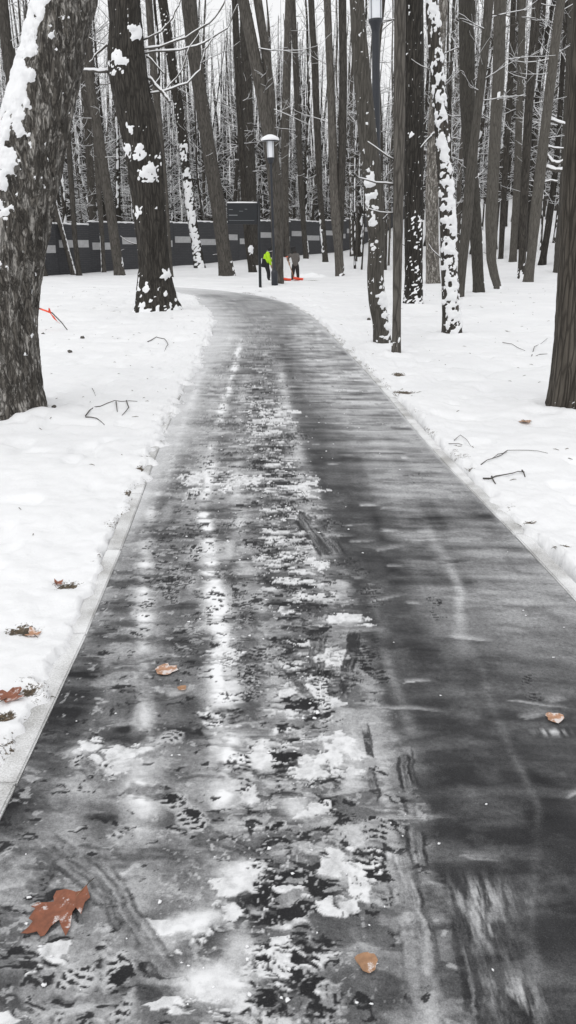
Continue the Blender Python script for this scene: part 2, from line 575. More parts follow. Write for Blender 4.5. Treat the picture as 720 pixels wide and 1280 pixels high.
def path():
    ys = [-6, -3, -1, 0, .4, .7, .9, 1.05]
    py = 1340.0
    while py > 357:
        dx, dy, dz = ray(360, py)
        ys.append(-CAMH / dz * dy)
        py -= 1.45
    ys = np.array(sorted(set(ys)))
    ys = ys[ys < 33.0]
    nc = 540
    t = np.linspace(0, 1, nc)
    Lx, Rx = ledge(ys), redge(ys)
    X = Lx[:, None] + (Rx - Lx)[:, None] * t[None, :]
    Y = np.repeat(ys[:, None], nc, 1)
    # ---- film of slush swept crosswise
    wy = Y + 0.10 * (fbm(X * 1.1, Y * .9, 0, 3, 3) - .5) + X * 0.10
    st1 = fbm(X * 1.3, wy * 7.0, 0, 4, 12)
    st2 = fbm(X * 2.6 + 9, wy * 17.0, 0, 3, 15)
    low = fbm(X * 1.0, Y * .8, 0, 3, 18)
    lon = fbm(X * 9.0, Y * .55, 0, 3, 19)
    s = 0.072 + 0.22 * (low - .3) + 0.34 * (st1 - .42) + 0.20 * (st2 - .5) + 0.22 * (lon - .45)
    farw = sst(4.5, 11, Y)
    s = s + 0.10 * farw + 0.34 * farw * (st1 - .45) + .22 * farw * (st2 - .5)
    # ---- soft stripes along the path where wheels and runners went
    def stripe(pts, wd, amp, seed, brk=0.55):
        q = sorted([G(*p) for p in pts], key=lambda a: a[1])
        yy = np.array([a[1] for a in q]); xx = np.array([a[0] for a in q])
        cx = np.interp(Y, yy, xx) + 0.03 * (vn(Y * 2.1, seed) - .5)
        ends = sst(yy[0] - .25, yy[0], Y) * (1 - sst(yy[-1], yy[-1] + 1.2, Y))
        ww = wd * (0.65 + 0.8 * vn(Y * 3.0, seed + .5, 0, 4))
        m = np.exp(-((X - cx) / ww) ** 2) * ends
        mod = (1 - brk) + brk * 1.5 * sst(.36, .60, fbm(X * 5, Y * 4.0 + X * 2, 0, 4, seed, .6)) * (.6 + .7 * vn(X * 3, wy * 22, 0, seed + 9))
        return m * amp * mod
    s = s + stripe([(300, 1290), (290, 1150), (283, 1000), (276, 850), (270, 780), (262, 700), (255, 640), (265, 560), (285, 490), (300, 430)], .044, .90, 101, .75)
    s = s + stripe([(188, 1080), (178, 980), (176, 850), (184, 760), (180, 690), (192, 630), (222, 550), (250, 470)], .040, .50, 102, .85)
    s = s + stripe([(395, 1280), (375, 1130), (360, 960), (335, 780), (300, 690), (296, 610), (300, 540), (306, 480)], .050, .46, 103)
    s = s + stripe([(470, 1280), (440, 1080), (425, 900), (395, 700), (370, 560), (350, 470)], .060, .40, 104)
    s = s + stripe([(120, 1280), (110, 1130), (90, 990)], .10, .16, 105)
    s = s + stripe([(240, 640), (255, 560), (272, 480), (285, 420)], .09, .22, 106)
    s = s + stripe([(545, 1285), (525, 1180), (500, 1090)], .030, .38, 107, .3)
    s = s + stripe([(668, 1180), (672, 1080), (676, 1010)], .014, .40, 108, .3)
    s = s + stripe([(515, 935), (498, 870), (490, 840)], .022, .55, 109, .2)
    s = s + stripe([(572, 800), (570, 760), (570, 730)], .028, .30, 110, .2)
    # ---- the swept, wet half on the right
    bp = sorted([G(*p) for p in [(590, 1290), (560, 1180), (525, 1020), (485, 920), (462, 850), (440, 770), (415, 690), (395, 620), (372, 560), (352, 480), (335, 420)]], key=lambda a: a[1])
    bx = np.interp(Y, [a[1] for a in bp], [a[0] for a in bp])
    bxn = bx + 0.05 * (fbm(Y * 4, 3.3 + X * .6, 0, 3, 55) - .5) + .035 * (fbm(Y * 34, X * 2, 0, 3, 56) - .5) * (1 + .25 * Y)
    dr = X - bxn
    right = sst(-0.01, 0.03 + .01 * Y, dr)
    band = right * (1 - sst(.18, .55, dr + .25 * (fbm(X * 2, wy * 6, 0, 3, 58) - .5)))
    nearw = 1 - sst(2.2, 3.5, Y)
    dark = np.clip(right * nearw * .92 + band * (1 - nearw) * .80 * (1 - farw * .55), 0, 1)
    dark = dark * (0.70 + .5 * fbm(X * 2.2, wy * 9, 0, 4, 57))
    s = s * (1 - np.clip(dark, 0, .96)) + 0.006 * dark
    # thin grey film further right, drawn out crosswise
    film = right * sst(2.4, 4.2, Y) * sst(.25, .65, dr)
    s = s + film * (.13 + .06 * farw + .22 * (st1 - .42) + .16 * (st2 - .5)) * (s < .5)
    mot = fbm(X * 9 + 3, Y * 9, 0, 5, 60, .62)
    s = s + right * .22 * np.clip(mot - .5, 0, 1) * (1 - farw)
    s = s * (1 - right * .38 * sst(.50, .70, fbm(X * 6, wy * 13, 0, 5, 64, .62)))
    s = s + right * nearw * np.clip(.10 * (fbm(X * 5, wy * 16, 0, 4, 59) - .46), 0, 1) * 2.2
    for (px, py, a, b, am) in [(600, 1150, .05, .09, .45), (640, 1245, .06, .06, .55), (690, 915, .05, .02, .6), (610, 1120, .09, .05, .35)]:
        gx, gy = G(px, py)
        g = np.exp(-((X - gx) / a) ** 2 - ((Y - gy) / b) ** 2)
        s = s + am * g * sst(.35, .75, fbm(X * 70, Y * 12, 0, 4, 61, .6))
    # ---- trodden band in the middle: torn crust, white rags and black gaps, small and ragged
    ct = sorted([G(*p) for p in [(365, 1290), (362, 1130), (375, 980), (390, 860), (385, 760), (368, 680), (350, 600), (332, 520), (325, 450)]], key=lambda a: a[1])
    cx = np.interp(Y, [a[1] for a in ct], [a[0] for a in ct])
    off = X - cx
    bandm = np.exp(-(np.where(off < 0, off / .17, off / .13) / (1 + .12 * np.clip(Y - 2, 0, 8))) ** 2) * (1 - sst(6, 12, Y) * .65)
    wx = X + .05 * (fbm(X * 9, Y * 9, 0, 4, 71, .6) - .5) * 2
    wyy = Y + .05 * (fbm(X * 8, Y * 8, 0, 4, 72, .6) - .5) * 2
    yk = 1 / (1 + .10 * np.clip(Y - 2, 0, 12))
    comb0 = fbm(X * 5, wy * 70, 0, 3, 74, .6) - .5
    crust = fbm(wx * 9, wyy * 21, 0, 6, 73, .60) + comb0 * .16
    crust2 = fbm(wx * 8 + 31, wyy * 20, 0, 6, 79, .62) + comb0 * .14
    big = fbm(X * 3.1, Y * 4.3, 0, 3, 76)
    patch = sst(.40, .62, big)
    fill = np.clip(bandm * 1.25, 0, 1)
    # grey churned ground under it, with streaks
    s = s + (.13 - s) * fill * .45
    white = sst(.50, .555, crust + (fill - 1) * .30 + (patch - .6) * .10)
    grit = .55 + .5 * fbm(X * 70, Y * 70, 0, 3, 75)
    s = s + (np.clip(.86 * grit + .1, 0, .93) - s) * white * np.clip(fill * 1.6, 0, 1)
    black = sst(.53, .565, crust2 + (fill - 1) * .30 + (.55 - patch) * .08)
    s = s * (1 - black * np.clip(fill * 1.6, 0, 1))
    # rags and bare spots elsewhere on the left
    lmask = (1 - right) * (1 - farw * .5)
    comb = fbm(X * 4, wy * 75, 0, 3, 84, .6)
    rag = sst(.53, .70, fbm(wx * 4.5 + 50, wyy * 12, 0, 4, 81, .52) + (big - .5) * .15 + (comb - .5) * .16) * lmask
    s = s + (.60 * grit - s) * rag * .55
    dk = sst(.53, .68, fbm(wx * 5 + 90, wyy * 12, 0, 4, 83, .55) + (.5 - big) * .12 + (comb - .5) * .18) * lmask
    s = s * (1 - dk * .62)
    # small crisp bare chips, in loose trails
    trail = sst(.50, .66, fbm(X * 3.3 + 7, Y * 2.1, 0, 2, 87))
    chip = sst(.60, .63, fbm(wx * 22, wyy * 40, 0, 4, 88, .6) + (trail - 1) * .10) * lmask
    s = s * (1 - chip * .95)
    chw = sst(.615, .65, fbm(wx * 20 + 60, wyy * 36, 0, 4, 89, .6) + (trail - 1) * .10) * lmask
    s = s + (.70 - s) * chw * .45
    # ---- soft heaps of slush seen in the photograph
    for (px, py, a, b, rot, am) in [(238, 1152, .085, .030, .35, .98), (262, 1228, .075, .055, .1, .95), (300, 1095, .05, .05, .9, .85), (300, 1185, .04, .06, 0, .6),
                                (282, 800, .045, .025, .2, .85), (282, 832, .05, .02, .3, .9), (278, 880, .035, .022, .1, .85), (272, 930, .025, .05, 0, .8),
                                (440, 775, .055, .035, .1, .9), (425, 730, .04, .05, .2, .55), (392, 960, .035, .045, .6, .85),
                                (450, 1090, .04, .04, .2, .75), (440, 935, .035, .06, .1, .65), (285, 690, .035, .16, 0, .6), (240, 730, .03, .12, 0, .4), (210, 640, .04, .2, 0, .35),
                                (150, 955, .06, .04, .3, .75), (100, 940, .05, .035, .2, .5), (180, 890, .028, .12, 0, .45), (210, 1180, .04, .03, .4, .6),
                                (380, 690, .05, .07, .1, .4), (330, 960, .03, .03, .5, .7), (370, 1010, .04, .05, .3, .7)]:
        gx, gy = G(px, py)
        ca, sa = math.cos(rot), math.sin(rot)
        qx = X - gx + .05 * (fbm(X * 14, Y * 14, 0, 4, 91, .6) - .5)
        qy = Y - gy + .04 * (fbm(X * 14, Y * 14, 0, 4, 92, .6) - .5)
        e = ((qx * ca + qy * sa) / a) ** 2 + ((-qx * sa + qy * ca) / b) ** 2
        s = s + (am - s) * np.exp(-e ** 1.5) * (am > s)
    # ---- ragged white clumps of trodden snow
    rg1 = fbm(wx * 11 + 5, wyy * 17, 0, 6, 95, .62) + comb0 * .08
    for (px, py, a, b) in [(392, 965, .07, .07), (335, 945, .06, .05), (300, 1110, .06, .08), (440, 1085, .08, .06), (215, 1165, .07, .05), (375, 1010, .06, .06), (440, 775, .07, .06), (435, 940, .06, .08), (275, 900, .06, .07),
                           (150, 950, .08, .06), (270, 1240, .09, .05), (400, 870, .07, .08), (330, 1200, .06, .06), (280, 820, .06, .08), (350, 700, .10, .12), (430, 1130, .06, .05), (300, 990, .05, .05), (415, 820, .06, .06),
                           (300, 600, .14, .22), (380, 610, .12, .2), (250, 600, .10, .2), (340, 520, .2, .4), (400, 700, .08, .1), (60, 1200, .05, .04), (110, 930, .05, .04), (30, 1275, .05, .04)]:
        gx, gy = G(px, py)
        e = ((X - gx) / a) ** 2 + ((Y - gy) / b) ** 2
        w_ = sst(.455, .50, rg1 - .10 * np.clip(e - .3, 0, 8))
        s = s + (np.clip(.55 + .6 * fbm(X * 45, Y * 45, 0, 3, 96), 0, .95) - s) * w_ * .92
    # ---- feathered strokes of a broom, crosswise, crisp on one side and drawn out on the other
    for k in range(420):
        gy = 1.5 + 12.5 * R_.random() ** 1.1
        c0 = float(np.interp(gy, [a[1] for a in ct], [a[0] for a in ct]))
        gx = c0 + R_.gauss(-.12, .42)
        Ls, Ws = R_.uniform(.06, .30), R_.uniform(.004, .016) * (1 + .22 * gy)
        an = R_.gauss(.15, .2)
        i0, i1 = np.searchsorted(ys, gy - .4), np.searchsorted(ys, gy + .4)
        xx, yy = X[i0:i1], Y[i0:i1]
        a = (xx - gx) * math.cos(an) + (yy - gy) * math.sin(an)
        b = -(xx - gx) * math.sin(an) + (yy - gy) * math.cos(an) + .3 * a * a
        b = b + .02 * (fbm(a * 14, k * 3.7, 0, 3, 97, .6) - .5)
        g = np.exp(-(np.where(b > 0, b / (Ws * 1.8), b / (Ws * .3))) ** 2) * sst(-Ls * .5, -Ls * .35, a + .03 * (vn(b * 120, k) - .5)) * (1 - sst(-.1 * Ls, Ls * .5, a))
        g = g * (.5 + .5 * vn(b * 220, a * 7, 0, k))
        am = R_.choice([.75, .6, .5, .0, .0, .02])
        s[i0:i1] = s[i0:i1] + (am - s[i0:i1]) * g * R_.uniform(.5, .95)
    # ---- scraper tracks: long narrow bands, ragged, with uneven ridges along them
    def scrape(p0, p1, wid, lo, edge_dark, seed, st=.75):
        x0, y0 = G(*p0); x1, y1 = G(*p1)
        L = math.hypot(x1 - x0, y1 - y0)
        ux, uy = (x1 - x0) / L, (y1 - y0) / L
        a = (X - x0) * ux + (Y - y0) * uy
        b = -(X - x0) * uy + (Y - y0) * ux
        b = b + .020 * (fbm(a * 9, seed, 0, 3, 93) - .5) + .010 * (fbm(X * 60, Y * 60, 0, 3, 94) - .5)
        rg = fbm(b * 90, a * 3.0, 0, 4, seed, .65)
        ends = sst(0, .05, a + .12 * (rg - .5)) * (1 - sst(L - .07, L, a + .14 * (rg - .5)))
        ins = ends * (1 - sst(wid * .42, wid * .52, np.abs(b)))
        ins = ins * sst(.30, .48, fbm(wx * 12, wyy * 12, 0, 4, seed + 1, .6))
        val = lo + .75 * (rg - .5)
        ed = sst(wid * .30, wid * .44, np.abs(b) + .01 * (rg - .5))
        val = val * (1 - ed * edge_dark)
        return ins * st, val
    for a in [((48, 1045), (150, 1130), .085, .22, .95, 201), ((118, 1085), (222, 1240), .085, .22, .95, 202), ((195, 985), (262, 1045), .055, .12, .9, 203), ((95, 945), (135, 985), .06, .15, .8, 204),
              ((444, 785), (430, 875), .06, -.05, .5, 205, .95), ((505, 930), (525, 1085), .06, .04, .8, 206, .9), ((455, 905), (470, 1000), .03, .02, .8, 207, .9), ((545, 1285), (495, 1060), .10, .24, .3, 208),
              ((300, 770), (390, 880), .06, .2, .7, 210), ((375, 640), (418, 695), .17, .08, .8, 211, .9), ((400, 790), (395, 850), .07, .05, .6, 212, .8), ((255, 1040), (330, 1075), .05, .1, .7, 213), ((600, 1285), (570, 1130), .05, .02, .3, 214)]:
        k, val = scrape(*a)
        s = s * (1 - k) + np.clip(val, 0, 1) * k
    # ---- boot prints, ragged where the crust tore away
    def boot(x, y, ang, L=.27, W=.095, seed=0, lug=.020, st=.9, white=.12, plate=0.0):
        r = max(L, W)
        iy0, iy1 = np.searchsorted(ys, y - r), np.searchsorted(ys, y + r)
        if iy1 <= iy0:
            return
        xx, yy = X[iy0:iy1], Y[iy0:iy1]
        ca, sa = math.cos(ang), math.sin(ang)
        a = (xx - x) * ca + (yy - y) * sa
        b = -(xx - x) * sa + (yy - y) * ca
        jit = fbm(xx * 34 + seed, yy * 34, 0, 4, 302, .6) - .5
        a = a + jit * .03
        b = b + jit * .025
        tt = a / L
        hw = W * .5 * (1 - .28 * np.exp(-((tt + .10) / .16) ** 2)) * np.sqrt(np.clip(1 - (2 * tt) ** 4, 0, 1))
        ins = (1 - sst(.80, 1.08, np.abs(b) / np.maximum(hw, 1e-4))) * (np.abs(tt) < .5)
        gap = 1 - .9 * np.exp(-((tt + .10) / .06) ** 2)
        lugs = sst(-.25, .1, np.sin((a + np.abs(b) * .5 * math.sin(seed * 5)) * 2 * math.pi / lug + seed))
        split = sst(.12, .30, np.abs(np.sin(b * 2 * math.pi / (W * .9) + seed)))
        tear = fbm(xx * 16 + seed, yy * 16, 0, 5, 301, .62)
        on_ = ins * gap * st * sst(.45, .52, tear)
        k = lugs * split
        if plate:
            pl = (1 - sst(.9, 1.5, np.abs(b) / np.maximum(hw, 1e-4))) * (np.abs(tt) < .5) * sst(.38, .5, tear)
            s[iy0:iy1] = s[iy0:iy1] + (plate - s[iy0:iy1]) * pl * .8 * (plate > s[iy0:iy1])
        val = s[iy0:iy1, :] * (1 - k) + white * .4 * (1 - k)
        s[iy0:iy1] = s[iy0:iy1] * (1 - on_) + val * on_
    for (px, py, deg, L) in [(165, 1035, 40, .16), (120, 960, -35, .2), (330, 1105, 95, .22), (375, 1215, 80, .26), (232, 1015, -50, .2), (275, 890, 80, .22), (355, 960, 100, .24), (300, 965, 95, .2),
                             (465, 830, 100, .3), (460, 745, 90, .28), (375, 775, 85, .26), (335, 1240, 100, .2), (150, 1235, 100, .2), (400, 870, 90, .26), (80, 1250, 70, .2),
                             (475, 1100, 100, .25), (470, 1050, 85, .2), (310, 855, 95, .25), (180, 760, 80, .2), (265, 770, 95, .2), (205, 930, 60, .18), (420, 660, 90, .28), (300, 735, 90, .24), (245, 690, 90, .24),
                             (545, 760, 90, .25), (665, 860, 80, .2), (330, 690, 90, .26), (355, 640, 92, .28), (240, 620, 90, .26)]:
        gx, gy = G(px, py)
        boot(gx, gy, math.radians(deg), L, L * .38, px * .37, .024, .98, .05 if px > 440 else .15, .55 if px < 300 else .0)
    for i in range(130):
        yy = R_.uniform(2.2, 15)
        c = float(np.interp(yy, [a[1] for a in ct], [a[0] for a in ct]))
        xx = c + R_.gauss(-.15, .34)
        if xx > float(redge(yy)) - .15 or xx < float(ledge(yy)) + .15:
            continue
        boot(xx, yy, math.radians(R_.choice([90, 270]) + R_.gauss(0, 14)), R_.uniform(.24, .3), R_.uniform(.09, .11), i * 1.7, R_.uniform(.018, .03), R_.uniform(.45, .95), R_.uniform(.05, .4))
    # ---- melted-through black patches
    mel = fbm(wx * 17, wyy * 26, 0, 6, 411, .66)
    for k, (px, py, r, rot) in enumerate([(335, 1112, .055, .4), (376, 1228, .065, 1.2), (330, 1248, .03, .2), (265, 897, .03, .2), (462, 835, .045, 1.4), (356, 948, .045, .9), (118, 968, .03, -.6), (215, 1000, .03, -.7),
                                          (320, 1085, .04, .3), (470, 1098, .05, 0), (385, 880, .05, .1), (20, 1190, .025, .6), (150, 1225, .03, 1), (300, 770, .03, .3), (315, 765, .03, 0), (395, 800, .04, .1), (240, 1015, .03, -.6), (345, 1035, .03, .4)]):
        gx, gy = G(px, py)
        ca, sa = math.cos(rot), math.sin(rot)
        e = (((X - gx) * ca + (Y - gy) * sa) / (r * 1.5)) ** 2 + ((-(X - gx) * sa + (Y - gy) * ca) / r) ** 2
        s = s * (1 - sst(.42, .46, mel - .30 * np.clip(e, 0, 2)))
    # ---- fine specks
    sp = sst(.77, .82, fbm(X * 80, Y * 64, 0, 2, 403)) * np.exp(-((X - cx + .1) / .3) ** 2) * sst(.45, .6, fbm(X * 5 + 30, Y * 4, 0, 2, 405))
    s = s + (.75 - s) * sp * .7 * (1 - farw)
    # ---- drifted in from the margins
    dl, drr = X - Lx[:, None], Rx[:, None] - X
    wl = .08 + .24 * sst(4.2, 7.5, Y) * (.5 + fbm(Y * 1.2, 0, 0, 3, 501)) + .35 * sst(9, 16, Y)
    ragl = fbm(X * 9, Y * 9, 0, 4, 503, .6)
    s = s + (.82 - s) * np.exp(-(dl * (.6 + .8 * ragl) / wl) ** 2) * (.6 + .4 * st1) * sst(3.4, 5.0, Y)
    wr = .02 + .10 * sst(10, 20, Y)
    s = s + (.60 - s) * np.exp(-(drr / wr) ** 2) * sst(3, 8, Y)
    s = s + (.42 - s) * .55 * sst(10, 22, Y) * (.5 + st1) * (s < .42)
    endf = sst(26, 31, Y)
    s = s + (.75 - s) * endf
    s = np.clip(s, 0, 1)
    Z = 0.001 + 0.0022 * sst(.35, .9, s) + 0.001 * s + 0.004 * (fbm(X * 1.3, Y * 1.3, 0, 2, 601) - .5)
    me = mesh_np('path', np.stack([X, Y, Z], -1).reshape(-1, 3), grid_faces(*X.shape))
    a = me.attributes.new('snow', 'FLOAT', 'POINT')
    a.data.foreach_set('value', s.ravel().astype(np.float32))
    o = link('path', me, M['path'])
    o['kind'] = 'structure'
path()

# ------------------------------------------------------------------ kerb stones
def m_kerb():
    q = NB('kerb_concrete')
    v = q.coord('Object')
    tc = q.n('ShaderNodeTexCoord')
    geo = q.n('ShaderNodeNewGeometry')
    g = q.noise(v, 150, 5, 0.7)
    n = q.noise(geo.outputs['Position'], 2.2, 5, 0.6)
    c = q.ramp(g, [(0.3, (0.26, 0.255, 0.245)), (0.7, (0.42, 0.415, 0.40))])
    film = q.ramp(q.math('ADD', n, q.math('MULTIPLY', q.math('SUBTRACT', g, .5), .5)), [(0.36, 0.12), (0.60, 0.92)])
    q.col(q.mix(film, c, (0.82, 0.825, 0.83)))
    q.rough(0.75)
    q.bump(g, 0.25, 0.004)
    return q.m
M['kerb'] = m_kerb()
def kerb(name, edge, sgn):
    # bed under the stones
    yy = np.linspace(-1, 24, 120)
    xx = edge(yy)
    a = Acc()
    pts = [(x + sgn * KW / 2, y, -0.09) for x, y in zip(xx, yy)]
    a.tube(pts, [0.05] * len(pts), 4)
    bed = link(name, a.mesh(name), M['kerb'])
    bed['kind'] = 'structure'
    bm = bmesh.new()
    bmesh.ops.create_cube(bm, size=1.0)
    for v in bm.verts:
        v.co = (v.co.x * (KW - .004), v.co.y * .992, v.co.z * .2)
    bmesh.ops.bevel(bm, geom=[e for e in bm.edges if abs(e.verts[0].co.x - e.verts[1].co.x) < 1e-5 or True], offset=.006, segments=2, affect='EDGES')
    me = bpy.data.meshes.new('kerb_stone')
    bm.to_mesh(me)
    bm.free()
    y = -0.45 + (0.23 if sgn > 0 else 0)
    while y < 23:
        x = float(edge(y)); dxy = float(edge(y + .5) - edge(y - .5))
        o = link('kerb_stone', me, M['kerb'], bed, False)
        ang = math.atan2(1.0, dxy) - math.pi / 2
        o.location = (x + sgn * (KW / 2 + .001), y, -0.1 + 0.010 + R_.uniform(-.003, .004))
        o.rotation_euler = (0, 0, ang + R_.uniform(-.004, .004))
        y += math.cos(ang) * 1.0
kerb('kerb_left', ledge, -1)
kerb('kerb_right', redge, 1)
# ------------------------------------------------------------------ trees
def trunk_mesh(cen, rad, base_z, nth, seed, rough=0.04, flare=0.35, lobes=0.10, snow=None, bark_f=9.0):
    """cen (n,3), rad (n): returns trunk mesh, snow mesh or None; points are kept in world axes relative to cen[0]"""
    n = len(cen)
    th = np.linspace(0, 2 * math.pi, nth, endpoint=False)
    hgt = cen[:, 2] - base_z
    T = np.repeat(th[None, :], n, 0)
    Hh = np.repeat(hgt[:, None], nth, 1)
    r = np.repeat(rad[:, None], nth, 1)
    ct, stt = np.cos(T), np.sin(T)
    fl = flare * np.exp(-np.clip(Hh, 0, None) / np.maximum(.22, rad[0] * 1.1))
    lob = (fbm(ct * 1.4 + seed, stt * 1.4, Hh * .5, 3, seed) - .5) * 2
    r = r * (1 + fl * (1 + .9 * lob) + lobes * lob)
    px = cen[:, 0][:, None] + r * ct
    py = cen[:, 1][:, None] + r * stt
    pz = np.repeat(cen[:, 2][:, None], nth, 1)
    d = fbm(px * bark_f, py * bark_f, pz * bark_f * .28, 4, seed + 3)
    ridge = 1 - np.abs(d - .5) * 4
    r = r + rad[0] * rough * (ridge - .3)
    px = cen[:, 0][:, None] + r * ct
    py = cen[:, 1][:, None] + r * stt
    org = cen[0]
    V = np.stack([px - org[0], py - org[1], pz - org[2]], -1).reshape(-1, 3)
    F = grid_faces(n, nth, True)
    me = mesh_np('trunk', V, F)
    sm = None
    if snow:
        thk = snow.get('thk', .02)
        f = snow.get('f', 9.0)
        zf = snow.get('zf', 1.0)
        m = fbm(px * f, py * f, pz * f * zf, 4, seed + 50, .55)
        m = np.clip((m - .5) * 1.7 + .5, 0, 1)
        cov = np.full_like(px, snow.get('base', -.3))
        for (deg, amt, z0, z1, pw) in snow.get('sides', []):
            c = np.clip(np.cos(T - math.radians(deg)), 0, 1) ** pw
            win = sst(z0 - .25, z0 + .15, Hh) * (1 - sst(z1 - .3, z1 + .3, Hh))
            patch = .75 + .5 * vn(pz * 1.3, seed + deg)
            cov = np.maximum(cov, -.55 + (amt + .55) * c * win * np.minimum(1.05, patch))
        lo = snow.get('low')
        if lo:
            cov = np.maximum(cov, -.4 + (lo[0] + .4) * np.exp(-np.clip(Hh, 0, None) / lo[1]))
        for (q, rr, amt) in snow.get('lumps', []):
            dd = ((px - q[0]) ** 2 + (pz - q[2]) ** 2 + .35 * np.clip(py - q[1], 0, None) ** 2) / rr ** 2
            vis = (np.sin(T) < .25)
            cov = np.maximum(cov, np.where(vis, -.7 + (amt + .7) * np.exp(-dd ** 1.5), -1))
        m2 = fbm(px * 19, py * 19, pz * 15, 3, seed + 90, .55)
        m2 = np.clip((m2 - .5) * 1.7 + .5, 0, 1)
        cov = np.where(cov > -.3, cov + (m2 - .5) * .55, cov)
        t = np.maximum(sst(.0, .16, m + cov - .62), sst(0, .1, m2 - snow.get('fleck', .95)))
        bulk = sst(0, .6, m + cov - .62)
        rs = r + np.where(t > 0, -.004 + t * thk * (.25 + .85 * bulk), -.012)
        sx = cen[:, 0][:, None] + rs * ct
        sy = cen[:, 1][:, None] + rs * stt
        keep = (t > 0.02)
        kf = keep.ravel()[F].any(1)
        if kf.sum() > 4:
            F2 = F[kf]
            used = np.unique(F2)
            mp = -np.ones(n * nth, int)
            mp[used] = np.arange(len(used))
            V2 = np.stack([sx - org[0], sy - org[1], pz - org[2] + t * .004], -1).reshape(-1, 3)[used]
            sm = mesh_np('snow_patches', V2, mp[F2])
    return me, sm

def branch_pts(rr, p0, d, L, n=4, curl=.25, sag=0.0):
    pts = [Vector(p0)]
    d = Vector(d).normalized()
    for i in range(n):
        d = (d + Vector((rr.uniform(-1, 1), rr.uniform(-1, 1), rr.uniform(-.5, .9) - sag)) * curl).normalized()
        pts.append(pts[-1] + d * (L / n))
    return pts

def crown(rr, cen, rad, h0, nb, Lm, sub=4, snow=.8, thin=1.0, sacc=None):
    """branches from height h0 up; twigs; snow on their upper sides"""
    a = Acc()
    s = sacc or Acc()
    hs = cen[:, 2] - cen[0, 2]
    top = hs[-1]
    def snow_on(pts, rads):
        if rr.random() > snow:
            return
        d = pts[-1] - pts[0]
        if abs(d.normalized().z) > .93:
            return
        ps = [p + Vector((0, 0, r * .75 + .003)) for p, r in zip(pts, rads)]
        s.tube(ps, [r * .85 + .0035 for r in rads], 3, 0, False)
    for b in range(nb):
        h = h0 + (top - h0) * (rr.random() ** 1.15) * .97
        c = [float(np.interp(h, hs, cen[:, k])) for k in range(3)]
        r = float(np.interp(h, hs, rad))
        t = rr.uniform(0, 6.283)
        frac = (h - h0) / max(.1, top - h0)
        el = rr.uniform(.1, .9) if frac > .25 else rr.uniform(-.25, .7)
        L = Lm * rr.uniform(.4, 1.0) * (1 - .55 * frac) * (1.0 if frac > .2 else .65)
        d = (math.cos(t) * math.cos(el), math.sin(t) * math.cos(el), math.sin(el))
        r0 = min(r * .42, .008 + L * .0065) * thin
        off = Vector(d) * r * .7
        pts = branch_pts(rr, Vector(c) - Vector(cen[0]) + off, d, L, 4, .22)
        rads = [r0 * (1 - .8 * i / 4) for i in range(5)]
        a.tube(pts, rads, 3, 0, False)
        snow_on(pts, rads)
        for k in range(sub):
            i = rr.randint(1, 4)
            p = pts[i]
            dd = (pts[i] - pts[i - 1]).normalized() + Vector((rr.uniform(-1, 1), rr.uniform(-1, 1), rr.uniform(-.4, .8)))
            L2 = L * rr.uniform(.2, .5)
            q = branch_pts(rr, p, dd, L2, 3, .3)
            r2 = max(.004, r0 * .38)
            rd = [r2 * (1 - .75 * j / 3) for j in range(4)]
            a.tube(q, rd, 3, 0, False)
            snow_on(q, rd)
    return a, s

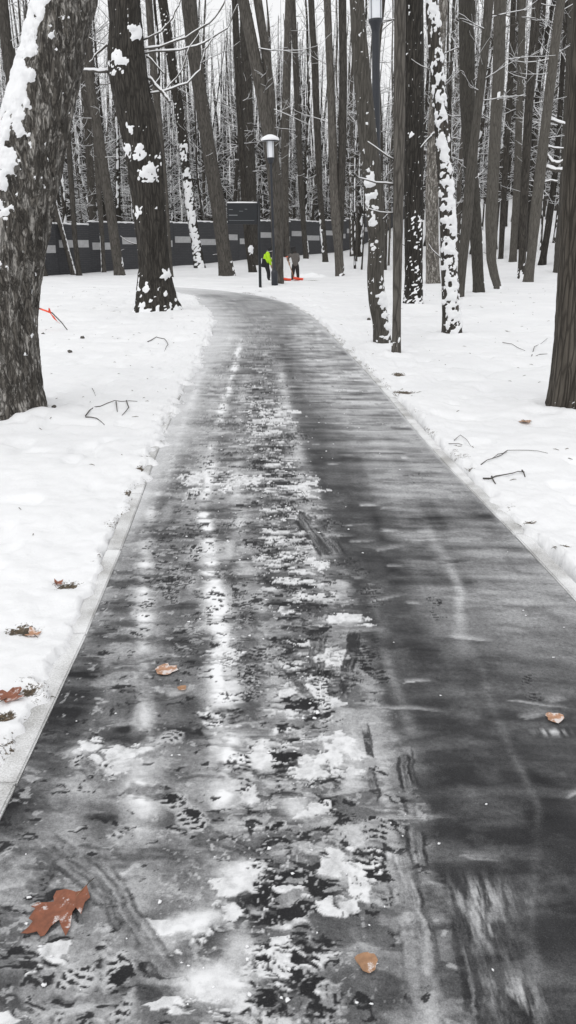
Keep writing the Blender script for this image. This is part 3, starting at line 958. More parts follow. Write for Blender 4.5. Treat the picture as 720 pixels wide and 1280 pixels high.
def hero(name, label, cat, px, bark='bark', snow=None, top=17.0, nth=20, seed=1, rough=.05, flare=.3, lobes=.06, res=1.0, limbs=(), branches=(), nb=10, h0=None, group=None, Y=None, bark_f=9.0, stubs=4, nobase=False):
    """a tree whose trunk was measured in the photograph: (x, y, width) from the foot up"""
    b = at(px[0][0], px[0][1])
    if Y is None:
        Y = b.y
    gz = float(terrain(b.x, Y))
    P = [on(x, y, Y) for x, y, _ in px]
    Rr = [w * .5 * mpp(Y) for _, _, w in px]
    P[0].z = gz
    z = np.array([p.z for p in P]); x = np.array([p.x for p in P])
    o_ = np.argsort(z)
    z, x, rr_ = z[o_], x[o_], np.array(Rr)[o_]
    vis = z[-1]
    stepv = max(.016, Y * .0022) / res
    zz = list(np.arange(gz - .12, vis, stepv))
    q = vis
    while q < gz + top:
        zz.append(q)
        q += .28
    zz = np.array(zz)
    sl = (x[-1] - x[-2]) / max(.05, (z[-1] - z[-2]))
    sl = max(-.22, min(.22, sl))
    xs = np.interp(zz, z, x)
    # smooth the kinks of the measured line
    k = max(3, int(.35 / stepv) | 1)
    nv = int((zz < vis).sum())
    if nv > k + 2:
        ker = np.hanning(k + 2)[1:-1]; ker /= ker.sum()
        pad = np.pad(xs[:nv], k // 2, mode='reflect', reflect_type='odd')
        xs[:nv] = np.convolve(pad, ker, mode='valid')
    over = zz > vis
    xs[over] = x[-1] + sl * (zz[over] - vis) + .10 * np.sin((zz[over] - vis) * .5) * (zz[over] - vis) / top
    rs = np.interp(zz, z, rr_)
    rs[over] = rr_[-1] * np.clip(1 - .85 * (zz[over] - vis) / max(1, (gz + top - vis)), .12, 1)
    wob = .05 * (vn(zz * .5, seed * 3.3) - .5) * np.clip(zz - gz, 0, 1)
    ycen = np.full_like(zz, Y) + wob + rs[0] * 0
    cen = np.stack([xs, ycen, zz], -1)
    if snow:
        snow = dict(snow)
        snow['lumps'] = [(on(a, c, Y - .3), r * mpp(Y), amt) for (a, c, r, amt) in snow.get('lumps', [])]
    me, sm = trunk_mesh(cen, rs, gz, nth, seed, rough, flare, lobes, snow, bark_f)
    root = empty(name, tuple(cen[0]))
    tag(root, label, cat, group)
    link('trunk', me, M[bark], root)
    sacc = Acc()
    rr = random.Random(seed * 13 + 5)
    for (pts, w0, w1) in limbs:          # forks measured in the photograph
        pp = [on(a, c, Y) - Vector(cen[0]) for a, c in pts]
        d = (pp[-1] - pp[-2])
        for j in range(6):
            pp.append(pp[-1] + Vector((d.x * .8, rr.uniform(-.1, .1), d.length)) / d.length * 1.3)
        n0 = len(pts)
        rd = [(w0 + (w1 - w0) * min(1, i / (n0 - 1))) * .5 * mpp(Y) for i in range(n0)]
        rd += [rd[-1] * (1 - .14 * (j + 1)) for j in range(6)]
        a = Acc()
        a.tube(pp, rd, 10)
        link('limb', a.mesh('limb'), M[bark], root)
    for (pts, w0, w1, sw) in branches:   # single branches measured in the photograph
        pp = [on(a, c, Y - .02 * i) - Vector(cen[0]) for i, (a, c) in enumerate(pts)]
        n0 = len(pp)
        fine = []
        for i in range(n0 - 1):
            for t in (0, .33, .66):
                fine.append(pp[i].lerp(pp[i + 1], t) + Vector((rr.uniform(-1, 1), rr.uniform(-1, 1), rr.uniform(-1, 1))) * .012)
        fine.append(pp[-1])
        nf = len(fine)
        rd = [max(.004, (w0 + (w1 - w0) * i / (nf - 1)) * .5 * mpp(Y)) for i in range(nf)]
        a = Acc()
        a.tube(fine, rd, 6)
        br = link('branch', a.mesh('branch'), M['twig'], root)
        if sw:
            b2 = Acc()
            b2.tube([p + Vector((0, 0, r * .8)) for p, r in zip(fine, rd)], [r * sw * (.8 + .4 * rr.random()) for r in rd], 6)
            link('branch_snow', b2.mesh('branch_snow'), M['snow_trunk'], br)
    hh0 = h0 if h0 is not None else 5.0
    a, s = crown(rr, cen, rs, hh0, nb, 3.2, 4, .8, 1.0, sacc)
    for j in range(stubs):               # dead stubs low on the trunk
        h = rr.uniform(1.2, max(2.0, vis - gz))
        c = Vector([float(np.interp(h, zz - zz[0], cen[:, k])) for k in range(3)]) - Vector(cen[0])
        r = float(np.interp(h, zz - zz[0], rs))
        t = rr.choice([rr.uniform(-.9, .6), math.pi + rr.uniform(-.6, .9)])
        d = Vector((math.cos(t), math.sin(t), rr.uniform(-.1, .6)))
        q = branch_pts(rr, c + Vector((d.x, d.y, 0)) * r * .8, d, rr.uniform(.12, .55), 4, .25)
        r0 = rr.uniform(.008, .018)
        a.tube(q, [r0 * (1 - .6 * i / 4) for i in range(5)], 4)
        s.tube([p + Vector((0, 0, r0 * .8)) for p in q], [r0 * (1 - .5 * i / 4) for i in range(5)], 4)
    if a.f:
        link('crown', a.mesh('crown'), M['twig'], root)
    if sm is not None:
        link('snow_patches', sm, M['snow_trunk'], root)
    if s.f:
        link('twig_snow', s.mesh('twig_snow'), M['snow_trunk'], root)
    return root

# --- near trees
hero('birch_tree', 'huge rough leaning trunk with pale bark flakes and snow down its left side', 'tree',
     [(6, 522, 88), (4, 400, 78), (20, 288, 80), (40, 180, 78), (58, 100, 73), (82, 0, 67)], 'bark_rough',
     dict(thk=.026, f=10.0, base=-.5, fleck=.9, sides=[(205, .62, 1.75, 9, 1.1), (185, .30, 1.2, 2.2, 2.0)]), 15, 150, 3, .085, .25, .09, 1.3, nb=6, h0=5.5, stubs=0, bark_f=8.0)
hero('old_tree', 'thick dark trunk with snow lumps on knots and stubs, left of the path bend', 'tree',
     [(196, 392, 43), (192, 335, 36), (186, 262, 40), (180, 200, 42), (163, 110, 44), (158, 75, 43), (157, 30, 36), (156, 0, 34)], 'bark_dark',
     dict(thk=.04, f=9.0, base=-.42, low=(.34, .5), lumps=[(187, 216, 17, .45), (188, 222, 8, .7), (172, 190, 15, .28), (147, 80, 15, .40), (150, 72, 7, .7), (170, 38, 11, .6), (172, 264, 10, .42), (158, 187, 9, .55), (205, 345, 12, .25), (180, 358, 12, .2), (163, 160, 8, .3), (196, 196, 12, .2), (165, 340, 8, .1)], fleck=.93), 16, 56, 5, .07, .35, .14, 1.2,
     branches=[([(140, 88), (133, 89), (118, 89), (103, 88)], 4.5, 2.5, 1.1), ([(140, 62), (133, 56), (122, 66), (112, 78)], 3.5, 1.5, .9),
               ([(181, 96), (190, 101), (202, 114), (212, 128)], 4.0, 3.0, 1.0), ([(183, 70), (192, 78), (205, 92)], 2.5, 1.5, .9),
               ([(176, 62), (200, 58), (232, 47), (262, 29), (280, 6), (286, -20)], 2.6, 1.6, 1.0), ([(179, 66), (225, 63), (255, 54), (284, 36), (297, 6)], 2.2, 1.4, 1.0),
               ([(182, 118), (206, 114), (234, 104), (250, 88), (256, 62), (266, 48)], 2.6, 1.4, 1.0), ([(206, 114), (228, 88), (236, 60), (250, 40)], 1.8, 1.0, 1.0),
               ([(180, 50), (200, 40), (216, 22), (226, 0)], 2.0, 1.2, .9)], nb=8, h0=7, stubs=3)
hero('broad_edge_tree', 'thick brown trunk with fine bark rising at the right frame edge', 'tree',
     [(728, 518, 84), (732, 430, 76), (736, 330, 72), (742, 200, 68), (750, 80, 67), (756, 0, 67)], 'bark_brown',
     dict(thk=.015, f=22, base=-.55, low=(.22, .10)), 16, 90, 9, .018, .20, .05, 1.0, nb=5, h0=6, stubs=0, bark_f=14)
hero('twin_tree', 'crooked dark trunk with snowy bends right of the path, beside a thin stem', 'tree',
     [(479, 436, 21), (476, 405, 20), (471, 375, 22), (469, 345, 21), (471, 300, 21), (466, 230, 24), (459, 160, 22), (453, 100, 21), (450, 60, 19), (446, 0, 16)], 'bark_smooth',
     dict(thk=.035, f=11, base=-.5, sides=[(250, .36, 1.5, 2.7, 1.6), (320, .34, .0, 1.15, .9)], fleck=.84, lumps=[(464, 318, 9, .5), (484, 405, 9, .7), (464, 133, 6, .8), (463, 308, 8, .6)]), 15, 36, 12, .04, .25, .08, 1.3, nb=6, h0=6, stubs=1)
hero('slender_tree', 'thin straight stem standing close beside the crooked trunk right of the path', 'tree',
     [(495, 448, 11.5), (496, 380, 10.5), (497, 300, 12), (499, 150, 14), (500, 0, 13)], 'bark',
     dict(thk=.02, f=14, base=-.5, low=(.25, .35), lumps=[(496, 386, 4, .6), (490, 126, 7, .8), (498, 213, 4, .7)]), 15, 28, 14, .04, .2, .06, 1.3, nb=6, h0=5, stubs=3)
hero('dark_snowy_tree', 'dark straight trunk speckled with snow near its foot, behind the thin stem', 'tree',
     [(517, 383, 23), (517, 340, 22), (517, 250, 23), (517, 150, 24), (514, 0, 28)], 'bark_dark',
     dict(thk=.025, f=19, base=-.36, sides=[(290, .10, 0, 2.4, .7)], low=(.30, .9), fleck=.82, lumps=[(514, 168, 5, .7)]), 17, 36, 16, .05, .2, .08, 1.4, nb=8, h0=7, stubs=3)
hero('snow_plastered_tree', 'slim trunk plastered white with snow all the way up, right of the path', 'tree',
     [(565, 420, 23), (563, 370, 21), (561, 330, 20), (558, 250, 18), (552, 165, 16), (545, 80, 15), (539, 0, 14)], 'bark_dark',
     dict(thk=.035, f=10, base=-.45, sides=[(265, .30, -.2, 9, .5), (315, .36, -.2, 9, .8)], fleck=.78), 15, 40, 18, .05, .15, .08, 1.5,
     branches=[([(545, 165), (538, 171), (526, 185)], 2.6, 1.6, .9)], nb=6, h0=6, stubs=2)
# --- middle distance, measured one by one
mid = [
 ('leaning_tree', 'dark leaning trunk before the left stretch of fence, right of three thin stems', [(150, 345, 13), (143, 300, 12), (138, 262, 12), (128, 200, 12), (116, 125, 11), (104, 62, 10), (97, 0, 9)], 'bark', dict(base=-.5, thk=.03, f=8, sides=[(0, .1, 0, 1.2, 2)]), None),
 ('leaning_sapling', 'thin stem leaning left before the fence with a snow line along it', [(92, 344, 6.5), (80, 300, 6), (70, 262, 5.5), (62, 225, 5), (52, 190, 4)], 'bark', dict(base=-.5, thk=.03, f=12, sides=[(10, .5, 0, 6, 2)]), None),
 ('upright_sapling', 'thin upright stem crossing the leaning sapling before the fence', [(99, 345, 6.5), (94, 300, 6), (89, 230, 6.5), (84, 150, 6), (80, 60, 5)], 'bark', None, None),
 ('fence_side_sapling', 'thin stem with snowy foot between leaning sapling and dark leaning trunk', [(130, 341, 5.5), (128, 300, 5), (123, 230, 7), (116, 120, 6), (108, 0, 6)], 'bark', dict(base=-.5, thk=.03, f=12, sides=[(180, .45, 0, 2.2, 2)]), None),
 ('slim_tree', 'slim trunk just right of the thick dark knotted trunk', [(213, 348, 7), (209, 290, 8), (205, 230, 8), (198, 150, 8), (190, 60, 8), (186, 0, 8)], 'bark', dict(base=-.45, thk=.03, f=10), None),
 ('snow_ringed_tree', 'trunk plastered with snow below and dark above, leaning left before the fence', [(250, 336, 14), (246, 310, 12), (238, 262, 11), (231, 200, 11), (226, 150, 11), (215, 80, 11), (203, 0, 11)], 'bark_dark', dict(base=-.45, thk=.05, f=7, sides=[(270, .34, 0, 7.0, .5)], fleck=.78), None),
 ('tall_tree', 'tall dark trunk leaning left, left of the information board', [(284, 346, 19), (279, 310, 17), (273, 260, 18), (263, 200, 17), (255, 150, 16), (242, 60, 16), (236, 0, 17)], 'bark', dict(base=-.47, thk=.04, f=8, lumps=[(266, 330, 5, .5)], sides=[(350, .1, 0, 1, 2)]), None),
 ('forked_tree', 'forked trunk by the far lamp, in front of the two workers', [(347, 357, 14), (347, 320, 14), (346, 260, 16), (342, 215, 17), (336, 165, 16), (326, 110, 15), (316, 60, 14), (304, 0, 13)], 'bark', dict(base=-.5, thk=.03, f=8), [([(338, 170), (338, 130), (335, 90), (330, 50), (322, 0)], 10, 10)]),
 ('board_tree', 'grey trunk rising behind the information board', [(320, 332, 12), (316, 270, 12), (312, 200, 13), (309, 120, 12), (306, 30, 11), (305, 0, 11)], 'bark', dict(base=-.5, thk=.03, f=8), None),
 ('snowy_stump_tree', 'short thick trunk with snowy twigs behind the board post', [(316, 341, 10), (310, 300, 9), (306, 250, 9), (302, 180, 8), (296, 60, 8)], 'bark_dark', dict(base=-.38, thk=.05, f=7, lumps=[(314, 312, 6, .6)]), None),
 ('grey_tree', 'plain trunk behind the grey-jacketed worker', [(359, 322, 8), (357, 280, 8), (356, 200, 9), (358, 100, 9), (361, 0, 8)], 'bark', None, None),
 ('plain_tree', 'slim trunk before the fence, right of the grey-jacketed worker', [(383, 324, 7), (380, 290, 6.5), (376, 230, 7), (372, 140, 7), (366, 0, 6)], 'bark', dict(base=-.5, thk=.04, f=9, sides=[(0, .3, 0, 1.5, 2)]), None),
 ('snow_seamed_tree', 'slim trunk with a white snow seam, left of the close-set twin trunk', [(407, 328, 7), (404, 290, 7), (400, 240, 7), (396, 150, 8), (392, 60, 7), (389, 0, 7)], 'bark', dict(base=-.5, thk=.04, f=9, sides=[(200, .42, .5, 3.5, 2)]), None),
 ('close_twin_tree', 'close-set twin trunk standing alone before the fence end', [(425, 346, 11), (423, 310, 11), (420, 270, 13), (417, 220, 11), (414, 120, 9), (409, 0, 8)], 'bark', dict(base=-.45, thk=.03, f=9, low=(.2, .4)), [([(424, 300), (426, 250), (428, 180), (429, 90), (428, 0)], 10, 9)]),
 ('speckled_tree', 'speckled rough trunk just behind the snow-plastered tree', [(541, 355, 17), (540, 300, 16), (540, 240, 16), (543, 160, 15), (549, 60, 13), (553, 0, 13)], 'bark_rough', dict(base=-.36, thk=.03, f=9), None),
 ('hidden_tree', 'slanting brown trunk whose foot hides behind the snow-plastered tree', [(575, 372, 10), (578, 330, 11), (584, 270, 13), (588, 220, 12), (596, 150, 10), (606, 60, 10), (611, 0, 11)], 'bark_smooth', dict(base=-.5, thk=.03, f=9), None),
 ('broad_tree', 'broad smooth brown trunk right of the snow-plastered tree', [(599, 369, 14), (597, 330, 14), (594, 280, 16), (589, 220, 17), (584, 120, 18), (583, 0, 18)], 'bark_smooth', dict(base=-.48, thk=.03, f=9, sides=[(10, .15, 0, 12, 3)]), None),
 ('kinked_tree', 'brown trunk with a kinked foot, second right of the snow-plastered tree', [(623, 362, 9), (618, 345, 11), (614, 325, 12), (614, 270, 15), (618, 190, 14), (623, 100, 14), (625, 0, 14)], 'bark_smooth', dict(base=-.45, thk=.03, f=9, low=(.2, .3), lumps=[(624, 118, 5, .8), (610, 62, 6, .5)]), None),
 ('dark_thin_tree', 'dark thin trunk right of the kinked brown trunk', [(626, 324, 6), (628, 280, 7), (632, 200, 7), (638, 100, 7), (642, 0, 6)], 'bark_dark', dict(base=-.42, thk=.03, f=9), None),
 ('straight_tree', 'straight brown trunk in the middle of the right-hand group', [(641, 328, 9), (643, 290, 9), (646, 240, 9), (649, 140, 8), (651, 100, 8), (653, 0, 8)], 'bark_smooth', dict(base=-.5, thk=.03, f=9), None),
 ('snow_footed_tree', 'dark trunk with a snowy foot touching the leaning trunk at right', [(651, 349, 9), (653, 320, 9), (655, 250, 10), (660, 150, 10), (668, 40, 10), (671, 0, 10)], 'bark_dark', dict(base=-.42, thk=.03, f=11, low=(.42, .5)), None),
 ('right_leaning_tree', 'slim trunk leaning right with snowy dead boughs, left of the right-edge trunk', [(660, 354, 12), (664, 320, 11), (669, 270, 13), (676, 210, 13), (684, 140, 11), (693, 60, 11), (701, 0, 10)], 'bark_smooth', dict(base=-.48, thk=.03, f=9), None),
 ('stub_tree', 'dark trunk partly hidden behind the thick right-edge trunk', [(700, 341, 16), (701, 310, 15), (704, 270, 12), (707, 200, 11), (712, 100, 10), (716, 0, 10)], 'bark_smooth', None, None),
 ('far_left_tree', 'dark trunk behind the huge leaning trunk at the top left corner', [(52, 346, 13), (36, 240, 13), (22, 150, 13), (10, 70, 13), (2, 0, 13)], 'bark', dict(base=-.45, thk=.03, f=9), None),
 ('left_gap_tree', 'trunk between the huge leaning trunk and the dark knotted trunk', [(118, 336, 8), (116, 270, 9), (112, 200, 9), (108, 130, 10), (104, 60, 9), (98, 0, 9)], 'bark', None, None),
]
for i, (nm, lb, px, bk, sn, lm) in enumerate(mid):
    br = []
    if nm == 'right_leaning_tree':
        br = [([(688, 150), (697, 153), (707, 156)], 4, 3, 1.1), ([(682, 183), (692, 185), (706, 186)], 2.4, 2, 1.1), ([(683, 194), (690, 203), (698, 204), (707, 200)], 4, 3, 1.0), ([(680, 209), (694, 213), (708, 213)], 4.5, 4, 1.1), ([(679, 228), (688, 226), (697, 227)], 2.4, 2, 1.1)]
    if nm == 'broad_tree':
        br = [([(580, 145), (566, 146), (557, 143)], 1.5, 1, .9), ([(596, 145), (606, 148)], 1.3, 1, .9)]
    hero(nm, lb, 'tree', px, bk, sn, 17 + (i * 37 % 50) / 10, 16, 30 + i, .05, .18, .06, 1.2, limbs=lm or (), branches=br, nb=14, h0=5.5, stubs=3)

# --- the wood behind: every trunk its own tree, eight kinds of growth
def make_variant(i):
    rr = random.Random(500 + i)
    Ht = rr.uniform(17, 23)
    zz = np.concatenate([np.arange(-.15, 13, .16), np.arange(13, Ht, .6)])
    r0 = rr.uniform(.13, .21) if i < 7 else rr.uniform(.045, .06)
    ph, am = rr.uniform(0, 6), rr.uniform(.06, .26)
    xs = am * np.sin(zz * .35 + ph) + .05 * np.sin(zz * 1.1 + ph * 2) - am * math.sin(ph)
    ys = am * np.cos(zz * .31 + ph * 1.7)
    cen = np.stack([xs, ys - ys[0], zz], -1)
    rs = r0 * np.clip(1 - .80 * zz / Ht, .1, 1.05)
    sn = dict(base=[-.46, -.40, -.5, -.42, -.5, -.36, -.47, -.5, -.5, -.5][i], thk=.035, f=7, sides=[([200, 290, 350, 310, 20, 280, 180, 250, 200, 300][i], [.30, .18, .34, .24, .3, .25, .36, .3, .3, .3][i], 0, 14, 2.2)])
    me, sm = trunk_mesh(cen, rs, 0, 12, 70 + i, .06, .25, .06, sn)
    a, s = crown(rr, cen, rs, 2.6, 50 if i < 7 else 26, 3.6 if i < 7 else 2.0, 6, .9, 1.0)
    root = empty('wood_tree', (0, 0, 0))
    link('trunk', me, M['bark'] if i % 2 else M['bark_dark'], root)
    if i % 2 == 1 and r0 > .08:          # a fork
        h = rr.uniform(4.5, 8.5)
        p = Vector([float(np.interp(h, zz, cen[:, k])) for k in range(3)]) - Vector(cen[0])
        t = rr.uniform(0, 6.28)
        pp = [p + Vector((math.cos(t), math.sin(t), 0)) * (.02 + .9 * (1 - math.exp(-j * .45))) + Vector((.05 * math.sin(j * 1.7), 0, j * 1.2)) for j in range(9)]
        fk = Acc(); fk.tube(pp, [r0 * .55 * (1 - .1 * j) for j in range(9)], 8)
        link('limb', fk.mesh('limb'), M['bark'] if i % 2 else M['bark_dark'], root)
    link('crown', a.mesh('crown'), M['twig'], root)
    if sm is not None:
        link('snow_patches', sm, M['snow_trunk'], root)
    link('twig_snow', s.mesh('twig_snow'), M['snow_trunk'], root)
    return root
FA, FB = Vector((-18.4, 33.0, 0)), Vector((11.5, 85.5, 0))       # line of the fence
fdir = (FB - FA).normalized()
fnor = Vector((-fdir.y, fdir.x, 0))
variants = [make_variant(i) for i in range(10)]
used = set()
count = 0
spots = []
tries = 0
while count < 292 and tries < 20000:
    tries += 1
    d = 36 + 66 * R_.random() ** .95
    px = R_.uniform(-70, 790)
    x = (px - 360) / FPX * d * CP
    p = Vector((x, d, 0))
    rel = p - FA
    sd = rel.dot(fnor)                   # > 0 behind the fence
    al = rel.dot(fdir)
    infr = sd < 1.2 and al < (FB - FA).length + 1
    if infr:
        if abs(sd) < 1.2 or px < 430:
            continue
        if d < 44:
            continue
    if any((p - q).length < .9 for q in spots):
        continue
    spots.append(p)
    i = R_.choice([0, 1, 2, 3, 4, 5, 6, 7, 8, 9, 7, 8, 9])
    src = variants[i]
    if i not in used:
        root = src
        used.add(i)
    else:
        root = src.copy()
        COL.objects.link(root)
        for ch in list(src.children):
            c = ch.copy()
            COL.objects.link(c)
            c.parent = root
    root.location = (x, d, float(terrain(x, d)) - .02)
    sc = R_.uniform(.7, 1.25)
    root.scale = (sc, sc, R_.uniform(.9, 1.15))
    root.rotation_euler = (R_.gauss(0, .022), R_.gauss(0, .035), R_.uniform(0, 6.28))
    if not infr and al < (FB - FA).length + 1:
        zone = ['left of the huge leaning trunk', 'left of the knotted trunk', 'right of the knotted trunk', 'above the information board', 'behind the two workers', 'left of the crooked trunk', 'right of the crooked trunk'][sum(px > q for q in (60, 165, 250, 335, 390, 470))]
        tag(root, 'slender bare tree behind the fence, ' + zone, 'tree', 'wood trees behind the fence, ' + zone)
    else:
        zone = ['left of the crooked trunk', 'left of the snow-plastered tree', 'behind the broad brown trunk', 'behind the leaning trunk at right', 'at the right frame edge'][sum(px > q for q in (470, 560, 615, 680))]
        tag(root, 'bare tree far back on the snowy rise, ' + zone, 'tree', 'trees on the snowy rise, ' + zone)
    count += 1

# --- far wood that reads as one mass: stems and snow-laden twigs
def far_wood():
    N = 2900
    d = 80 + 110 * rng.random(N)
    u = rng.uniform(-.62, .62, N)
    x = u * d
    rl = np.stack([x, d], -1) - np.array(FA)[:2]
    ok = (rl[:, 0] * fnor.x + rl[:, 1] * fnor.y > 4) | (rl[:, 0] * fdir.x + rl[:, 1] * fdir.y > 66)
    x, d = x[ok], d[ok]
    N = len(x)
    z = terrain(x, d)
    V, F, MI = [], [], []
    hh = rng.uniform(14, 22, N)
    r0 = rng.uniform(.06, .21, N)
    lean = rng.normal(0, .07, (N, 2))
    ang = np.linspace(0, 2 * math.pi, 5)[:-1]
    vs, fs = [], []
    for k, (fr, rf) in enumerate(((0, 1.0), (.5, .6), (1, .12))):
        cx = x + lean[:, 0] * hh * fr
        cy = d + lean[:, 1] * hh * fr
        cz = z - .3 + hh * fr
        vs.append(np.stack([cx[:, None] + np.cos(ang) * (r0 * rf)[:, None], cy[:, None] + np.sin(ang) * (r0 * rf)[:, None], np.repeat(cz[:, None], 4, 1)], -1))
    Vt = np.stack(vs, 1).reshape(-1, 3)          # N,3,4
    b = np.arange(N)[:, None] * 12
    for k in range(2):
        for j in range(4):
            j2 = (j + 1) % 4
            fs.append(np.concatenate([b + k * 4 + j, b + k * 4 + j2, b + (k + 1) * 4 + j2, b + (k + 1) * 4 + j], 1))
    Ft = np.concatenate(fs)
    Ft = np.concatenate([Ft[:, [0, 1, 2]], Ft[:, [0, 2, 3]]])
    # twigs
    n = 70000
    dd = rng.uniform(70, 190, n)
    uu = rng.uniform(-.62, .62, n)
    px, pz = uu * dd, 0
    base = np.stack([px, dd, terrain(px, dd) + 0.2 + 18 * rng.random(n) ** 1.05], -1)
    # keep them out of the ground in front of the fence
    rel = base - np.array(FA)
    keep = (rel[:, 0] * fnor.x + rel[:, 1] * fnor.y > 4) | (rel[:, 0] * fdir.x + rel[:, 1] * fdir.y > 66)
    base = base[keep]
    n = len(base)
    az = rng.uniform(0, 6.283, n)
    el = rng.normal(.35, .5, n)
    L = rng.uniform(.5, 2.4, n)
    dv = np.stack([np.cos(az) * np.cos(el), np.sin(az) * np.cos(el), np.sin(el)], -1)
    tip = base + dv * L[:, None]
    rr = rng.uniform(.010, .028, n)
    sidev = np.cross(dv, np.array([0, 0, 1.0]))
    sidev /= np.linalg.norm(sidev, axis=1, keepdims=True) + 1e-9
    upv = np.cross(sidev, dv)
    v0 = base + sidev * rr[:, None]
    v1 = base - sidev * rr[:, None]
    v2 = base + upv * rr[:, None] * 1.6
    Vw = np.stack([v0, v1, v2, tip], 1).reshape(-1, 3)
    b = np.arange(n)[:, None] * 4
    Fw = np.concatenate([np.concatenate([b + i_, b + j_, b + k_], 1) for i_, j_, k_ in ((0, 1, 3), (1, 2, 3), (2, 0, 3))])
    V = np.concatenate([Vt, Vw])
    F = np.concatenate([Ft, Fw + len(Vt)])
    me = mesh_np('far_wood', V, F)
    me.materials.append(M['bark'])
    me.materials.append(M['twig_frosted'])
    mi = np.zeros(len(F), np.int32)
    mi[len(Ft):] = 1
    me.polygons.foreach_set('material_index', mi)
    o = link('far_wood', me, None, None, False)
    tag(o, 'far wood of bare stems and snow-laden twigs fading into white sky', 'woodland', None, 'stuff')
q = NB('twig_frosted')
geo = q.n('ShaderNodeNewGeometry')
sep = q.n('ShaderNodeSeparateXYZ')
q.l(geo.outputs['True Normal'], sep.inputs[0])
n_ = q.noise(geo.outputs['Position'], 1.5, 3, .6)
f_ = q.ramp(q.math('ADD', q.math('MULTIPLY', sep.outputs[2], .6), n_), [(0.25, 0.0), (0.55, 1.0)])
q.col(q.mix(f_, (0.17, 0.165, 0.16), (0.82, 0.825, 0.835)))
q.rough(.9)
M['twig_frosted'] = q.m
far_wood()
# ------------------------------------------------------------------ fence
def m_fence():
    q = NB('fence_charcoal')
    tc = q.n('ShaderNodeTexCoord')
    br = q.n('ShaderNodeTexBrick')
    br.inputs['Scale'].default_value = 1.0
    br.inputs['Brick Width'].default_value = .40
    br.inputs['Row Height'].default_value = .10
    br.inputs['Mortar Size'].default_value = .012
    br.inputs['Color1'].default_value = (.048, .049, .053, 1)
    br.inputs['Color2'].default_value = (.060, .061, .066, 1)
    br.inputs['Mortar'].default_value = (.030, .030, .033, 1)
    sp = q.n('ShaderNodeSeparateXYZ'); cb = q.n('ShaderNodeCombineXYZ')
    q.l(tc.outputs['Object'], sp.inputs[0]); q.l(sp.outputs[0], cb.inputs[0]); q.l(sp.outputs[2], cb.inputs[1])
    q.l(cb.outputs[0], br.inputs['Vector'])
    q.col(br.outputs['Color'])
    q.rough(.7)
    q.bump(q.math('SUBTRACT', 1.0, br.outputs['Fac']), .5, .01)
    return q.m
M['fence'] = m_fence()
M['fence_light'] = m_plain('fence_light_blocks', (.44, .44, .445), .7, .12, 6)
def fence():
    root = empty('fence', tuple(FA))
    ang = math.atan2(fdir.y, fdir.x)
    root.rotation_euler = (0, 0, ang)
    tag(root, 'long charcoal block fence with pale grey bricks and snow along its stepped top', 'fence')
    Lt = (FB - FA).length
    PW = 2.5
    n = int(Lt / PW) + 1
    pm = Acc(); pm.box((0, 0, 1.5), (PW / 2 - .006, .06, 1.5)); pme = pm.mesh('panel')
    qm = Acc(); qm.box((0, 0, 0), (1.10, .035, .19)); qme = qm.mesh('light_block')
    gm = Acc(); gm.box((0, 0, 0), (PW / 2 - .02, .055, .006)); gme = gm.mesh('seam')
    nv = 9
    for i in range(n):
        a = PW * (i + .5)
        p = FA + fdir * a
        tz = float(terrain(p.x, p.y))
        top = tz + 2.60 + [0.0, .06, -.04, .03, .0, -.05, .05][i % 7]
        o = link('panel', pme, M['fence'], root, False)
        o.location = (a, 0, top - 3.0)
        hi = i % 2
        b = link('light_block', qme, M['fence_light'], root, False)
        b.location = (a, -.045, top - (.98 if hi else 1.26))
        s = Acc()
        L = PW / 2 - .01
        pts = [(-L + 2 * L * k / nv, 0, .018 + .012 * math.sin(i * 3 + k * 1.9)) for k in range(nv + 1)]
        s.tube(pts, [.065 + .012 * math.sin(i * 5 + k * 2.3) for k in range(nv + 1)], 8)
        so_ = link('snow_cap', s.mesh('snow_cap'), M['snow_cap'], root)
        so_.location = (a, 0, top)
    # intermediate posts
    for i in range(n + 1):
        a = PW * i
        p = FA + fdir * a
        tz = float(terrain(p.x, p.y))
        m = Acc(); m.box((0, 0, 0), (.05, .07, 1.5))
        o = link('post', m.mesh('post'), M['fence'], root, False)
        o.location = (a, .13, tz + 1.0)
fence()

